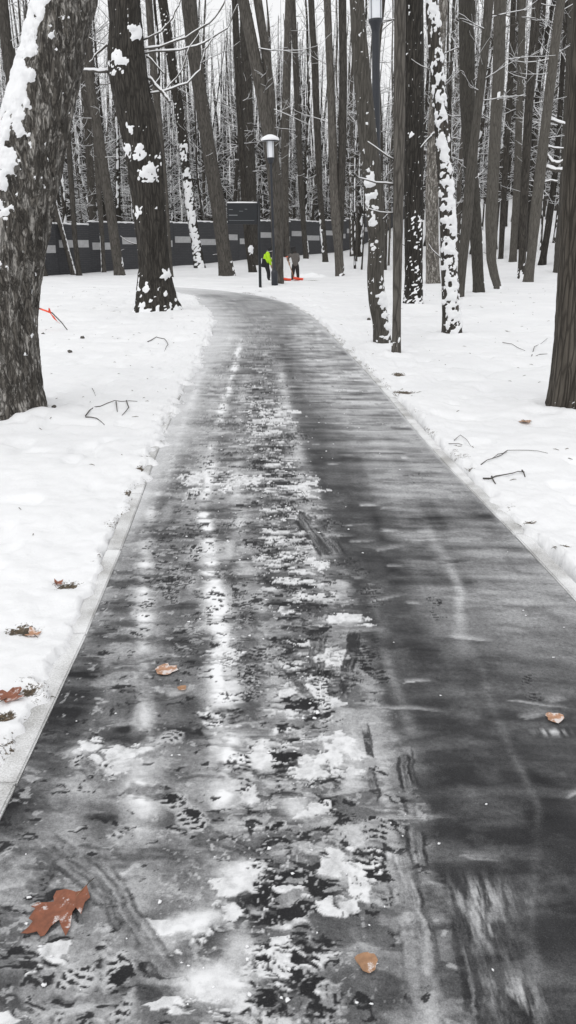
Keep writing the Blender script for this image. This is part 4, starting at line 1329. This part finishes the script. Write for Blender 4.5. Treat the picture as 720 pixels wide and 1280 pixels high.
# ------------------------------------------------------------------ lamps
def lathe(prof, n=24, name='lathe'):
    th = np.linspace(0, 2 * math.pi, n, endpoint=False)
    V = np.array([[(r * math.cos(t), r * math.sin(t), z) for t in th] for r, z in prof]).reshape(-1, 3)
    return mesh_np(name, V, grid_faces(len(prof), n, True))
M['lamp_metal'] = m_plain('lamp_metal', (.020, .023, .030), .45, .2, 40, .05)
M['lamp_bar'] = m_plain('lamp_bar', (.22, .23, .25), .45, .1, 40, .05)
M['board'] = m_plain('board_metal', (.007, .009, .012), .5, .2, 30, .05)
M['board_text'] = m_plain('board_text', (.20, .21, .22), .7, .1, 30, .02)
q = NB('lamp_glass')
q.col((.80, .82, .86)); q.rough(.35)
q.b.inputs['Transmission Weight'].default_value = .0
q.b.inputs['Subsurface Weight'].default_value = .0
M['lamp_glass'] = q.m
def lamp(loc, topz, label, tilt=0.0, pr=1.0):
    root = empty('street_lamp', loc, (0, tilt, 0))
    tag(root, label, 'lamp', 'park lamps')
    h = topz - loc[2]
    link('base', lathe([(0.0, -.2), (.13, -.2), (.13, .5), (.125, .54), (.085, .60)], 24, 'base'), M['lamp_metal'], root)
    link('pole', lathe([(.085 * pr, .55), (.082 * pr, h * .5), (.078 * pr, h - .28), (.078 * pr, h - .20), (.085 * pr, h - .17)], 24, 'pole'), M['lamp_metal'], root)
    link('collar', lathe([(.08, h - .20), (.115, h - .07), (.14, h - .05), (.142, h), (.13, h), (0, h)], 24, 'collar'), M['lamp_metal'], root)
    g = link('lantern', lathe([(.125, h + .001), (.127, h + .30), (.127, h + .56)], 28, 'lantern'), M['lamp_glass'], root)
    for k in range(4):
        a = Acc(); t = math.pi / 4 + k * math.pi / 2
        a.box((.132 * math.cos(t), .132 * math.sin(t), h + .28), (.008, .008, .285), Matrix.Rotation(t, 3, 'Z'))
        link('bar', a.mesh('bar'), M['lamp_bar'], g, False)
    c = link('cap', lathe([(0, h + .60), (.13, h + .565), (.25, h + .575), (.31, h + .585), (.32, h + .59), (.26, h + .61), (.12, h + .64), (0, h + .65)], 32, 'cap'), M['lamp_metal'], root)
    link('cap_snow', lathe([(.335, h + .580), (.35, h + .62), (.31, h + .69), (.21, h + .74), (.10, h + .785), (0, h + .80)], 32, 'cap_snow'), M['snow_cap'], c)
    return root
b = on(472, 401, 17.8); top = on(469.5, 24, 17.8)
lamp((b.x, 17.8, 0), top.z, 'lamp post rising behind the crooked trunk, its lantern cut by the frame top', (top.x - b.x) / (top.z))
b = on(343.5, 358, 32.4); top = on(338.3, 197, 32.4)
lamp((b.x, 32.4, 0.03), top.z, 'far lamp post with snow-covered mushroom cap, by the forked tree', (top.x - b.x) / top.z, .55)

# ------------------------------------------------------------------ information board
def board():
    p = at(325.5, 360)
    Y = p.y
    root = empty('information_board', tuple(p))
    tag(root, 'dark information board with faint pale lines on a post at the path bend', 'sign')
    q0 = on(284, 254, Y) - p; q1 = on(321.5, 280.5, Y) - p
    a = Acc(); c = (q0 + q1) / 2
    a.box((c.x, 0, c.z), ((q1.x - q0.x) / 2, .03, (q0.z - q1.z) / 2))
    bo = link('panel', a.mesh('panel'), M['board'], root, False)
    t = on(323, 251, Y) - p
    a = Acc(); a.tube([(0, 0, -.2), (t.x * .5, 0, t.z * .5), (t.x, 0, t.z)], [.055, .055, .055], 12)
    link('post', a.mesh('post'), M['board'], root)
    a = Acc(); a.tube([(q0.x, -.0, q0.z + .02), (c.x, 0, q0.z + .025), (t.x, 0, q0.z + .02)], [.025, .03, .025], 6)
    link('snow_rim', a.mesh('snow_rim'), M['snow_cap'], root)
    for (x0, x1, y, hh) in [(286, 297, 269, .9), (286, 291, 262, .5), (299, 304, 264, .4), (286, 318, 275.5, .35), (306, 309, 261.5, .5)]:
        u0 = on(x0, y, Y) - p; u1 = on(x1, y, Y) - p
        a = Acc(); a.box(((u0.x + u1.x) / 2, -.033, u0.z), ((u1.x - u0.x) / 2, .004, hh * mpp(Y) * .5))
        link('text_line', a.mesh('text_line'), M['board_text'], bo, False)
board()

# ------------------------------------------------------------------ people
def skin(name, pts, edges, mat, parent, sub=2, root=0):
    me = bpy.data.meshes.new(name)
    me.from_pydata([p[0] for p in pts], edges, [])
    o = bpy.data.objects.new(name, me)
    COL.objects.link(o)
    o.modifiers.new('skin', 'SKIN')
    if not me.skin_vertices:
        me.skin_vertices.new()
    for i, p in enumerate(pts):
        r = p[1]
        sv = me.skin_vertices[0].data[i]
        sv.radius = (r, r) if not isinstance(r, tuple) else r
        sv.use_root = (i == root)
    sd = o.modifiers.new('sub', 'SUBSURF'); sd.levels = sub; sd.render_levels = sub
    dg = bpy.context.evaluated_depsgraph_get()
    dg.update()
    m2 = bpy.data.meshes.new_from_object(o.evaluated_get(dg))
    m2.name = name
    bpy.data.objects.remove(o)
    return link(name, m2, mat, parent)

def cloth(name, col, rough=.85):
    return m_plain(name, col, rough, .2, 25, .3)
M['skin'] = m_plain('skin', (.42, .27, .2), .6, .08, 30, .05)
M['hivis'] = cloth('hivis_cloth', (.42, .70, .02))
M['black_cloth'] = cloth('black_cloth', (.012, .012, .014))
M['dark_cloth'] = cloth('dark_trousers', (.022, .021, .022))
M['grey_cloth'] = cloth('grey_cloth', (.115, .105, .098))
M['boot'] = cloth('boot', (.015, .013, .012), .6)
M['orange'] = m_plain('orange_plastic', (.80, .085, .035), .45, .08, 20, .05)
M['shaft'] = m_plain('shovel_shaft', (.30, .17, .10), .6, .2, 20, .1)

def person(name, label, J, base, top_mat, trouser_mat, head_mat, lower_mat=None):
    """J: joints in metres from the feet; body is one skin, clothes are its children"""
    root = empty(name, base)
    tag(root, label, 'person')
    V = lambda k: Vector(J[k])
    pel, spine, chest, neck, head = V('pelvis'), V('spine'), V('chest'), V('neck'), V('head')
    pts, ed, ix = [], [], {}
    def add(k, p, r, par=None):
        ix[k] = len(pts); pts.append((tuple(p), r))
        if par is not None:
            ed.append((ix[par], ix[k]))
    add('pelvis', pel, (.13, .11)); add('spine', spine, (.125, .10), 'pelvis'); add('chest', chest, (.15, .11), 'spine'); add('neck', neck, .055, 'chest')
    hd = (head - neck).normalized()
    add('jaw', neck + hd * .08, .07, 'neck'); add('head', head, (.085, .1), 'jaw'); add('crown', head + hd * .09, .07, 'head')
    face = Vector(J.get('face', (1, 0, -.2))).normalized()
    add('nose', head + face * .105 - hd * .01, .018, 'head')
    for s in 'lr':
        add('sh' + s, V('shoulder_' + s), .065, 'chest'); add('el' + s, V('elbow_' + s), .045, 'sh' + s); add('wr' + s, V('wrist_' + s), .032, 'el' + s)
        h = (V('wrist_' + s) - V('elbow_' + s)).normalized()
        side = h.cross(Vector((0, 1, 0))).normalized()
        add('pa' + s, V('wrist_' + s) + h * .06, (.042, .02), 'wr' + s)
        for f in range(4):
            o_ = side * (f - 1.5) * .02
            add('f%d%s' % (f, s), V('wrist_' + s) + h * .11 + o_, .0095, 'pa' + s)
            add('g%d%s' % (f, s), V('wrist_' + s) + h * (.145 + .012 * (1 - abs(f - 1.3))) + o_ + Vector((0, -.03, -.01)), .0085, 'f%d%s' % (f, s))
        add('t0' + s, V('wrist_' + s) + h * .05 + side * .05, .011, 'pa' + s)
        add('t1' + s, V('wrist_' + s) + h * .085 + side * .062 + Vector((0, -.02, 0)), .009, 't0' + s)
        add('hip' + s, V('hip_' + s), .085, 'pelvis'); add('kn' + s, V('knee_' + s), .06, 'hip' + s); add('an' + s, V('ankle_' + s), .042, 'kn' + s); add('to' + s, V('toe_' + s), .035, 'an' + s)
    skin('body', pts, ed, M['skin'], root, 1, ix['pelvis'])
    # jacket
    up = Vector((0, 0, 1))
    pj = [(tuple(pel.lerp(spine, -.45)), (.18, .15)), (tuple(spine), (.175, .145)), (tuple(chest), (.20, .155)), (tuple(chest.lerp(neck, .75)), (.10, .09))]
    ej = [(0, 1), (1, 2), (2, 3)]
    for s in 'lr':
        n = len(pj)
        sh, el, wr = V('shoulder_' + s), V('elbow_' + s), V('wrist_' + s)
        pj += [(tuple(sh), .092), (tuple(sh.lerp(el, .55)), .078), (tuple(el), .07), (tuple(el.lerp(wr, .92)), .055)]
        ej += [(2, n), (n, n + 1), (n + 1, n + 2), (n + 2, n + 3)]
    skin('jacket', pj, ej, M[top_mat], root, 2, 1)
    if lower_mat:     # darker lower part of the jacket
        a = pel.lerp(spine, -.55); c = pel.lerp(spine, .22)
        skin('jacket_hem', [(tuple(a), (.19, .16)), (tuple(pel.lerp(spine, -.1)), (.195, .165)), (tuple(c), (.186, .156))], [(0, 1), (1, 2)], M[lower_mat], root, 2, 1)
    # trousers
    pt = [(tuple(pel), (.165, .14)), (tuple(pel.lerp(spine, .5)), (.16, .135))]; et = [(0, 1)]
    for s in 'lr':
        n = len(pt)
        hp, kn, an = V('hip_' + s), V('knee_' + s), V('ankle_' + s)
        pt += [(tuple(hp), .112), (tuple(hp.lerp(kn, .5)), .10), (tuple(kn), .08), (tuple(kn.lerp(an, .9)), .066)]
        et += [(0, n), (n, n + 1), (n + 1, n + 2), (n + 2, n + 3)]
    skin('trousers', pt, et, M[trouser_mat], root, 2, 0)
    for s in 'lr':
        an, to = V('ankle_' + s), V('toe_' + s)
        skin('boot', [(tuple(an + Vector((0, 0, .1))), .066), (tuple(an + Vector((0, 0, -.02))), .06), (tuple(to), (.055, .04))], [(0, 1), (1, 2)], M['boot'], root, 2, 1)
    skin('hood', [(tuple(neck.lerp(head, .1) - face * .03), (.10, .10)), (tuple(head - face * .02), (.118, .125)), (tuple(head + hd * .085 - face * .03), (.09, .09))], [(0, 1), (1, 2)], M[head_mat], root, 2, 1)
    return root

def shovel(label, base, hand, foot, blade_dir):
    root = empty('snow_shovel', base)
    tag(root, label, 'shovel')
    h, f = Vector(hand), Vector(foot)
    a = Acc(); a.tube([h, h.lerp(f, .5), f], [.019, .019, .019], 8)
    link('shaft', a.mesh('shaft'), M['shaft'], root)
    a = Acc(); d = (h - f).normalized(); s = d.cross(Vector((0, 1, 0))).normalized()
    a.tube([h - s * .06, h + s * .06], [.016, .016], 8)
    link('grip', a.mesh('grip'), M['orange'], root)
    # curved scoop
    bd = Vector(blade_dir).normalized()
    sd = Vector((-bd.y, bd.x, 0)).normalized()
    nu, nv_ = 9, 7
    V = []
    for side in (0, 1):
        for i in range(nu):
            for j in range(nv_):
                u = (i / (nu - 1) - .5) * .50
                v = j / (nv_ - 1) * .42
                z = .06 * (1 - v / .42) ** 2 + .16 * abs(u / .25) ** 3 * .55 + .01
                p = f + sd * u + bd * (v - .04) + Vector((0, 0, z - f.z + (.012 if side else 0)))
                V.append(tuple(p))
    F = grid_faces(nu, nv_)
    F = np.concatenate([F[:, ::-1], F + nu * nv_])
    rim = []
    for i in range(nu - 1):
        for j in (0, nv_ - 1):
            rim.append((i * nv_ + j, (i + 1) * nv_ + j, (i + 1) * nv_ + j + nu * nv_, i * nv_ + j + nu * nv_))
    for j in range(nv_ - 1):
        for i in (0, nu - 1):
            rim.append((i * nv_ + j, i * nv_ + j + 1, i * nv_ + j + 1 + nu * nv_, i * nv_ + j + nu * nv_))
    me = mesh_np('blade', np.array(V), np.concatenate([F, np.array(rim)]))
    link('blade', me, M['orange'], root)
    return root

# worker in the yellow-green jacket, bent to the right over a shovel
PY = 37.0
def rel(px, py, Y, base):
    return tuple(on(px, py, Y) - Vector(base))
b1 = at(336.5, 352); b1 = Vector((b1.x, b1.y, b1.z + .02))
Y1 = b1.y
def r1(x, y, dy=0.0):
    p = on(x, y, Y1) - b1
    return (p.x, p.y + dy, p.z)
J1 = dict(pelvis=r1(331.5, 328.5), spine=r1(332.5, 323), chest=r1(334, 317.8), neck=r1(337, 314.2), head=r1(339.3, 312.8), face=(.8, -.1, -.6),
          shoulder_l=r1(333.8, 317.5, .19), elbow_l=r1(337, 324, .22), wrist_l=r1(342.5, 327.5, .06),
          shoulder_r=r1(334.2, 318, -.19), elbow_r=r1(336.8, 326, -.20), wrist_r=r1(339, 332.0, -.04),
          hip_l=r1(333.2, 331.5, .10), knee_l=r1(335.5, 341, .13), ankle_l=r1(335.2, 349.5, .15), toe_l=r1(338.5, 351, .15),
          hip_r=r1(333.5, 332, -.10), knee_r=r1(336.3, 341.5, -.10), ankle_r=r1(336.0, 350, -.10), toe_r=r1(339.2, 351.3, -.10))
person('person', 'person in yellow-green jacket and black trousers bending over a shovel beside forked trunk', J1, tuple(b1), 'hivis', 'black_cloth', 'black_cloth', 'black_cloth')
shovel('orange snow shovel held by the person in yellow-green, blade right of forked trunk', tuple(b1), r1(338.2, 329.5, -.0), r1(353, 347.5, -.05), (1, -.1, 0))
b2 = at(370, 351); b2 = Vector((b2.x, b2.y, b2.z + .02))
Y2 = b2.y
def r2(x, y, dy=0.0):
    p = on(x, y, Y2) - b2
    return (p.x, p.y + dy, p.z)
J2 = dict(pelvis=r2(369.3, 331), spine=r2(369, 325), chest=r2(367.8, 319), neck=r2(366.8, 314.8), head=r2(366.2, 312.6), face=(-.5, .8, -.4),
          shoulder_l=r2(363.2, 318.3, -.02), elbow_l=r2(359.6, 323, .02), wrist_l=r2(360.8, 327.2, .03),
          shoulder_r=r2(372.4, 319, .02), elbow_r=r2(373.4, 325.5, .08), wrist_r=r2(368, 329.5, .22),
          hip_l=r2(367.2, 333.5), knee_l=r2(366, 342), ankle_l=r2(365.6, 349.5), toe_l=r2(364.6, 351.4, .1),
          hip_r=r2(371.3, 333.5), knee_r=r2(372.2, 342), ankle_r=r2(372.8, 349), toe_r=r2(372.4, 350.8, .12))
person('person', 'person in grey jacket and dark hood shovelling snow right of the forked trunk', J2, tuple(b2), 'grey_cloth', 'dark_cloth', 'dark_cloth')
shovel('orange snow shovel held by the person in grey, blade at their feet', tuple(b2 + Vector((0, -.12, 0))), r2(358.6, 321, .0), r2(368.0, 348.5, -.22), (1, -.15, 0))

# heap of thrown snow right of the workers
def heap(px, py, rx, ry, h, label, seed):
    p = at(px, py)
    n, m = 26, 36
    V = []
    rad = np.linspace(0.02, 1, n)[:, None]; th = np.linspace(0, 2 * math.pi, m, endpoint=False)[None, :]
    X = rad * np.cos(th) * rx; Yv = rad * np.sin(th) * ry
    Z = h * (1 - rad ** 1.6) * (.6 + .8 * fbm(X * 4 + seed, Yv * 4, 0, 4, seed)) - .05 * rad + .05 * (fbm(X * 10, Yv * 10, 0, 3, seed + 4) - .5) * (1 - rad ** 4)
    me = mesh_np('snow_heap', np.stack([X, Yv, Z], -1).reshape(-1, 3), grid_faces(n, m, True))
    o = link('snow_heap', me, M['snow'])
    o.location = p + Vector((0, 0, .02))
    tag(o, label, 'snow heap')
heap(388, 347, 1.1, .8, .22, 'low heap of thrown snow right of the grey-jacketed worker', 3)
# ------------------------------------------------------------------ small things on the ground
def m_leaf(name, col, dust=.35):
    q = NB(name)
    v = q.coord('Object')
    n1 = q.noise(v, 60, 5, .6); n2 = q.noise(v, 28, 5, .7)
    c = q.ramp(n1, [(.3, tuple(x * .7 for x in col)), (.7, tuple(min(1, x * 1.2) for x in col))])
    d = q.ramp(n2, [(.62 - dust * .15, 0.0), (.68 - dust * .12, 1.0)])
    q.col(q.mix(q.math('MULTIPLY', d, .75), c, (.75, .74, .74)))
    q.rough(.6)
    q.bump(n1, .3, .002)
    return q.m
M['leaf_red'] = m_leaf('leaf_red_brown', (.24, .085, .045), .3)
M['leaf_tan'] = m_leaf('leaf_tan', (.36, .20, .11), .3)
M['leaf_orange'] = m_leaf('leaf_orange', (.46, .25, .15), .8)

def leaf_from(outline, z0, name, label, mat, stem=None, group=None, curl=.006, seed=0):
    c = Vector((sum(p[0] for p in outline) / len(outline), sum(p[1] for p in outline) / len(outline), 0))
    root = empty(name, (c.x, c.y, z0))
    tag(root, label, 'leaf', group)
    bm = bmesh.new()
    vs = [bm.verts.new((p[0] - c.x, p[1] - c.y, 0)) for p in outline]
    f = bm.faces.new(vs)
    bmesh.ops.triangulate(bm, faces=[f])
    bmesh.ops.subdivide_edges(bm, edges=bm.edges[:], cuts=2, use_grid_fill=True)
    rad = max((v.co.xy.length for v in bm.verts)) + 1e-6
    for v in bm.verts:
        k = v.co.xy.length / rad
        v.co.z = .004 + curl * (k ** 2) * (1 + math.sin(v.co.x * 90 + seed) * .7 + math.cos(v.co.y * 70 + seed) * .6)
    bmesh.ops.recalc_face_normals(bm, faces=bm.faces[:])
    ret = bmesh.ops.extrude_face_region(bm, geom=bm.faces[:])
    for v in [g for g in ret['geom'] if isinstance(g, bmesh.types.BMVert)]:
        v.co.z += .0008
    bmesh.ops.recalc_face_normals(bm, faces=bm.faces[:])
    me = bpy.data.meshes.new('blade')
    bm.to_mesh(me); bm.free()
    link('blade', me, M[mat], root, False)
    if stem:
        a = Acc()
        p0 = Vector((stem[0][0] - c.x, stem[0][1] - c.y, .006)); p1 = Vector((stem[1][0] - c.x, stem[1][1] - c.y, .010))
        a.tube([p0, p0.lerp(p1, .5) + Vector((0, 0, .004)), p1], [.0016, .0013, .0012], 6)
        link('stalk', a.mesh('stalk'), M['twig'], root)
        if name == 'oak_leaf':
            a = Acc()
            p2 = p0 + (p0 - p1).normalized() * .115
            a.tube([p0 + Vector((0, 0, .003)), p0.lerp(p2, .5) + Vector((0, 0, .0015)), p2 + Vector((0, 0, .002))], [.0013, .0011, .0006], 5)
            link('midrib', a.mesh('midrib'), M['leaf_tan'], root)
    return root
zo = [(560, 165), (582, 240), (548, 265), (525, 350), (490, 300), (468, 330), (455, 420), (425, 487), (398, 430), (382, 380), (330, 420), (290, 482), (262, 490), (240, 455), (180, 482), (138, 478), (190, 428), (215, 392), (188, 378), (232, 312), (203, 300), (240, 275), (350, 262), (345, 230), (365, 195), (420, 190), (490, 205), (525, 195)]
leaf_from([G(x / 5.143, 1080 + y / 5.143) for x, y in zo], .006, 'oak_leaf', 'large rust-brown oak leaf dusted with snow on the path, bottom left', 'leaf_red', (G(545 / 5.143, 1080 + 180 / 5.143), G(608 / 5.143, 1080 + 122 / 5.143)))
def star_leaf(px, py, size, rot, name, label, mat, z=None, lobes=5, seed=0):
    gx, gy = G(px, py)
    rr = random.Random(seed)
    out = []
    n = lobes * 4
    for k in range(n):
        t = 2 * math.pi * k / n
        r = size * ([1.0, .72, .50, .74][k % 4] if z > .02 else [1.0, .9, .78, .92][k % 4]) * rr.uniform(.85, 1.15) * (.75 + .35 * math.cos(t))
        a = t + rot
        out.append((gx + r * math.cos(a), gy + r * math.sin(a)))
    st = ((gx, gy), (gx - math.cos(rot) * size * .9, gy - math.sin(rot) * size * .9)) if z > .02 else None
    return leaf_from(out, gz(gx, gy) + .004 if z > .02 else z, name, label, mat, st, None, .010 if z > .02 else .0015, seed)
star_leaf(10, 886, .075, 1.2, 'maple_leaf', 'reddish maple leaf lying on the snow left of the kerb', 'leaf_red', .055, 5, 3)
star_leaf(656, 529, .095, -1.4, 'maple_leaf', 'tan maple leaf lying on the snow right of the path', 'leaf_tan', .055, 5, 4)
star_leaf(690, 901, .042, .4, 'wet_leaf', 'pale orange leaf on the dark right half of the path', 'leaf_orange', .005, 4, 5)
star_leaf(458, 1201, .036, -1.5, 'wet_leaf', 'small tan leaf frozen into the path, bottom centre', 'leaf_tan', .006, 4, 6)
star_leaf(226, 864, .026, .9, 'wet_leaf', 'small round orange leaf on the path, left of the white stripe', 'leaf_tan', .006, 4, 7)
star_leaf(202, 840, .060, .3, 'wet_leaf', 'pale leaf half hidden under slush, left part of the path', 'leaf_orange', .004, 5, 8)
star_leaf(43, 798, .05, 2.2, 'dead_leaf', 'beige leaf among bare grass beside the left kerb', 'leaf_orange', .05, 5, 9)
star_leaf(72, 733, .035, 1.0, 'dead_leaf', 'brown leaf at the edge of a bare patch by the left kerb', 'leaf_red', .05, 5, 10)

# twigs lying on the snow
def twig(lines, label, w=.005, z=.062, seed=0):
    rr = random.Random(seed)
    p0 = at(*lines[0][0])
    g0 = gz(p0.x, p0.y)
    root = empty('fallen_twig', (p0.x, p0.y, g0))
    tag(root, label, 'twig')
    for ln in lines:
        pp = []
        for i in range(len(ln) - 1):
            a, b = at(*ln[i]), at(*ln[i + 1])
            for t in (0, .5):
                q0 = a.lerp(b, t)
                pp.append(Vector((q0.x - p0.x + rr.uniform(-1, 1) * .006, q0.y - p0.y + rr.uniform(-1, 1) * .006, gz(q0.x, q0.y) - g0 + .004 + rr.uniform(0, .014))))
        q0 = at(*ln[-1])
        pp.append(Vector((q0.x - p0.x, q0.y - p0.y, gz(q0.x, q0.y) - g0 + .002)))
        a = Acc()
        a.tube(pp, [w * .6 * (1 - .65 * i / len(pp)) for i in range(len(pp))], 6)
        link('stem', a.mesh('stem'), M['twig'], root)
twig([[(108, 528), (118, 514), (135, 509), (152, 508), (172, 508)], [(108, 528), (122, 530), (131, 536)], [(158, 508), (162, 516), (153, 526)], [(145, 509), (147, 520)]], 'bent forked twig on the snow right of the huge leaning trunk', .010, .06, 1)
twig([[(600, 587), (618, 580), (634, 570), (660, 570), (684, 573)], [(634, 570), (622, 574), (614, 580)]], 'long thin twig on the snow right of the path', .006, .06, 2)
twig([[(604, 606), (620, 602), (640, 597), (655, 594)], [(614, 603), (619, 611)], [(652, 594), (656, 600)]], 'dark short twig nearest the right kerb on the snow', .010, .06, 3)
twig([[(185, 431), (195, 426), (206, 427), (210, 434), (206, 443)]], 'hooked twig on the snow below the knotted trunk', .012, .06, 4)
twig([[(628, 430), (640, 432), (656, 441)], [(664, 447), (668, 436), (684, 425)], [(664, 447), (684, 445)]], 'faint arching twigs on the snow left of the right-edge trunk', .010, .06, 5)
twig([[(567, 555), (575, 549), (590, 558)], [(560, 559), (585, 558)]], 'faint twigs at the snow edge beside the right kerb', .005, .06, 6)
twig([[(116, 492), (120, 500)], [(113, 485), (119, 497)]], 'tiny twig standing in the snow above the bent forked twig', .004, .06, 7)
def clod(px, py, r, label, mat='twig', seed=0):
    p = at(px, py)
    a = Acc(); a.lump((0, 0, 0), r, (1, 1, .7), seed, 0, 10, 7, .4)
    o = link('earth_clod', a.mesh('earth_clod'), M[mat])
    o.location = (p.x, p.y, gz(p.x, p.y) + r * .25)
    tag(o, label, 'clod')
clod(69, 522, .022, 'dark little clod on the snow right of the huge trunk foot', seed=2)
clod(54, 419, .035, 'dark clod on the snow beside the huge leaning trunk', seed=3)
clod(88, 445, .035, 'pair of dark crumbs on the snow below the orange tape', seed=4)
clod(103, 425, .04, 'dark clod on the snow right of the orange tape', seed=5)
clod(461, 404, .045, 'dark clod on the snow left of the crooked trunk', seed=6)

# stick with orange marking tape
def tape():
    p = at(86, 414)
    Y = p.y
    root = empty('marked_stick', tuple(p))
    tag(root, 'bent stick with fluorescent orange tape behind the huge leaning trunk', 'stick')
    pp = [on(86, 415, Y) - p, on(77, 403, Y + .05) - p, on(65, 391, Y + .1) - p, on(48, 385, Y + .2) - p, on(38, 381, Y + .25) - p]
    a = Acc(); a.tube(pp, [.008, .010, .012, .014, .014], 7)
    link('stick', a.mesh('stick'), M['twig'], root)
    # ribbon: folded strip wound on the stick
    pts = [(62, 385), (63, 391), (66, 394), (70, 400), (75, 404)]
    V = []
    n = len(pts)
    for lay in (0, 1):
        for i, (x, y) in enumerate(pts):
            c = on(x, y, Y + .06) - p
            w = (.018, .05, .06, .06, .02)[i]
            V += [tuple(c + Vector((-w * .5, -.03 - lay * .012, w * .45))), tuple(c + Vector((w * .5, -.01 - lay * .012, -w * .45)))]
    F = []
    for lay in (0, 1):
        for i in range(n - 1):
            b = lay * 2 * n + i * 2
            F.append((b, b + 1, b + 3, b + 2) if lay else (b + 2, b + 3, b + 1, b))
    for i in range(n - 1):
        for e in (0, 1):
            F.append((i * 2 + e, i * 2 + 2 + e, 2 * n + i * 2 + 2 + e, 2 * n + i * 2 + e))
    me = mesh_np('tape', np.array(V), np.array(F))
    link('tape', me, M['tape'], root)
    a = Acc(); a.tube([on(49, 385.5, Y + .2) - p, on(56, 388, Y + .15) - p, on(64, 391, Y + .1) - p], [.017, .018, .018], 7)
    link('tape_wrap', a.mesh('tape_wrap'), M['tape'], root)
M['tape'] = m_plain('orange_tape', (.86, .10, .045), .4, .08, 20, .05)
tape()

# crumbs of crust lying on the path
def crumbs():
    a = Acc()
    for i in range(240):
        y = 1.3 + 9 * R_.random() ** 1.8
        l, r = float(ledge(y)) + .06, float(redge(y)) - .06
        if R_.random() < .72:
            cxx = float(np.interp(y, [1.3, 2.2, 4, 8], [.05, .08, -.02, -.1]))
            x = cxx + R_.gauss(-.15, .3)
        else:
            x = R_.uniform(l, r)
        if not l < x < r:
            continue
        s = R_.uniform(.0015, .0042) * (1.8 if R_.random() < .06 else 1) * (1 + .10 * y)
        a.lump((x, y, .006 + s * .3), s, (R_.uniform(.8, 1.8), R_.uniform(.7, 1.4), .6), i, 0, 6, 4, .5)
    o = link('snow_crumbs', a.mesh('snow_crumbs'), M['snow'])
    tag(o, 'crumbs of frozen snow scattered over the path', 'snow crumbs', None, 'stuff')
crumbs()
# dead grass coming through the snow at the bare spots
def tufts():
    for i, (p, a_, b_) in enumerate(LITTER[:8]):
        a = Acc()
        for k in range(26):
            x = R_.gauss(0, a_ * .45); y = R_.gauss(0, max(b_, a_ * .6) * .45)
            h = R_.uniform(.012, .045)
            t = R_.uniform(0, 6.28)
            q0 = Vector((x, y, -.01)); d = Vector((math.cos(t), math.sin(t), R_.uniform(.1, .8))) * h
            a.tube([q0, q0 + d * .6, q0 + d * 1.1 + Vector((0, 0, -.008))], [.0018, .0015, .0006], 3, 0, False)
        o = link('dead_grass', a.mesh('dead_grass'), M['grass'])
        o.location = (p.x, p.y, gz(p.x, p.y) - .004)
        tag(o, ['dead grass in the bare patch beside the left kerb, upper one', 'dead grass in the long bare patch at the left frame edge', 'dead grass just above the reddish maple leaf', 'dead grass at the left frame edge below the maple leaf',
                'dead grass and leaf bits beside the right kerb', 'dead grass at the right frame edge beside the kerb', 'small dead grass tuft left of the dark short twig', 'smallest dead grass tuft at the right kerb'][i], 'dead grass', None, 'stuff')
M['grass'] = m_plain('dead_grass', (.10, .085, .055), .9, .4, 40, .1)
tufts()

def bits():
    a = Acc()
    n = 0
    while n < 420:
        y = 2.0 + 30 * R_.random() ** 1.5
        x = R_.uniform(-.45, .45) * (y + 3)
        if float(ledge(y)) - .16 < x < float(redge(y)) + .16:
            continue
        z = gz(x, y) + .002
        L = R_.uniform(.006, .03) * (1 + .05 * y)
        t = R_.uniform(0, 3.14)
        d = Vector((math.cos(t), math.sin(t), R_.uniform(-.1, .25))) * L
        c = Vector((x, y, z))
        a.tube([c - d, c + Vector((0, 0, .004)), c + d * .8], [.0016, .0026 + .0001 * y, .001], 3, 0, False)
        n += 1
    o = link('forest_litter', a.mesh('forest_litter'), M['grass'])
    tag(o, 'specks of bark and twig scattered over the snow', 'litter', None, 'stuff')
bits()
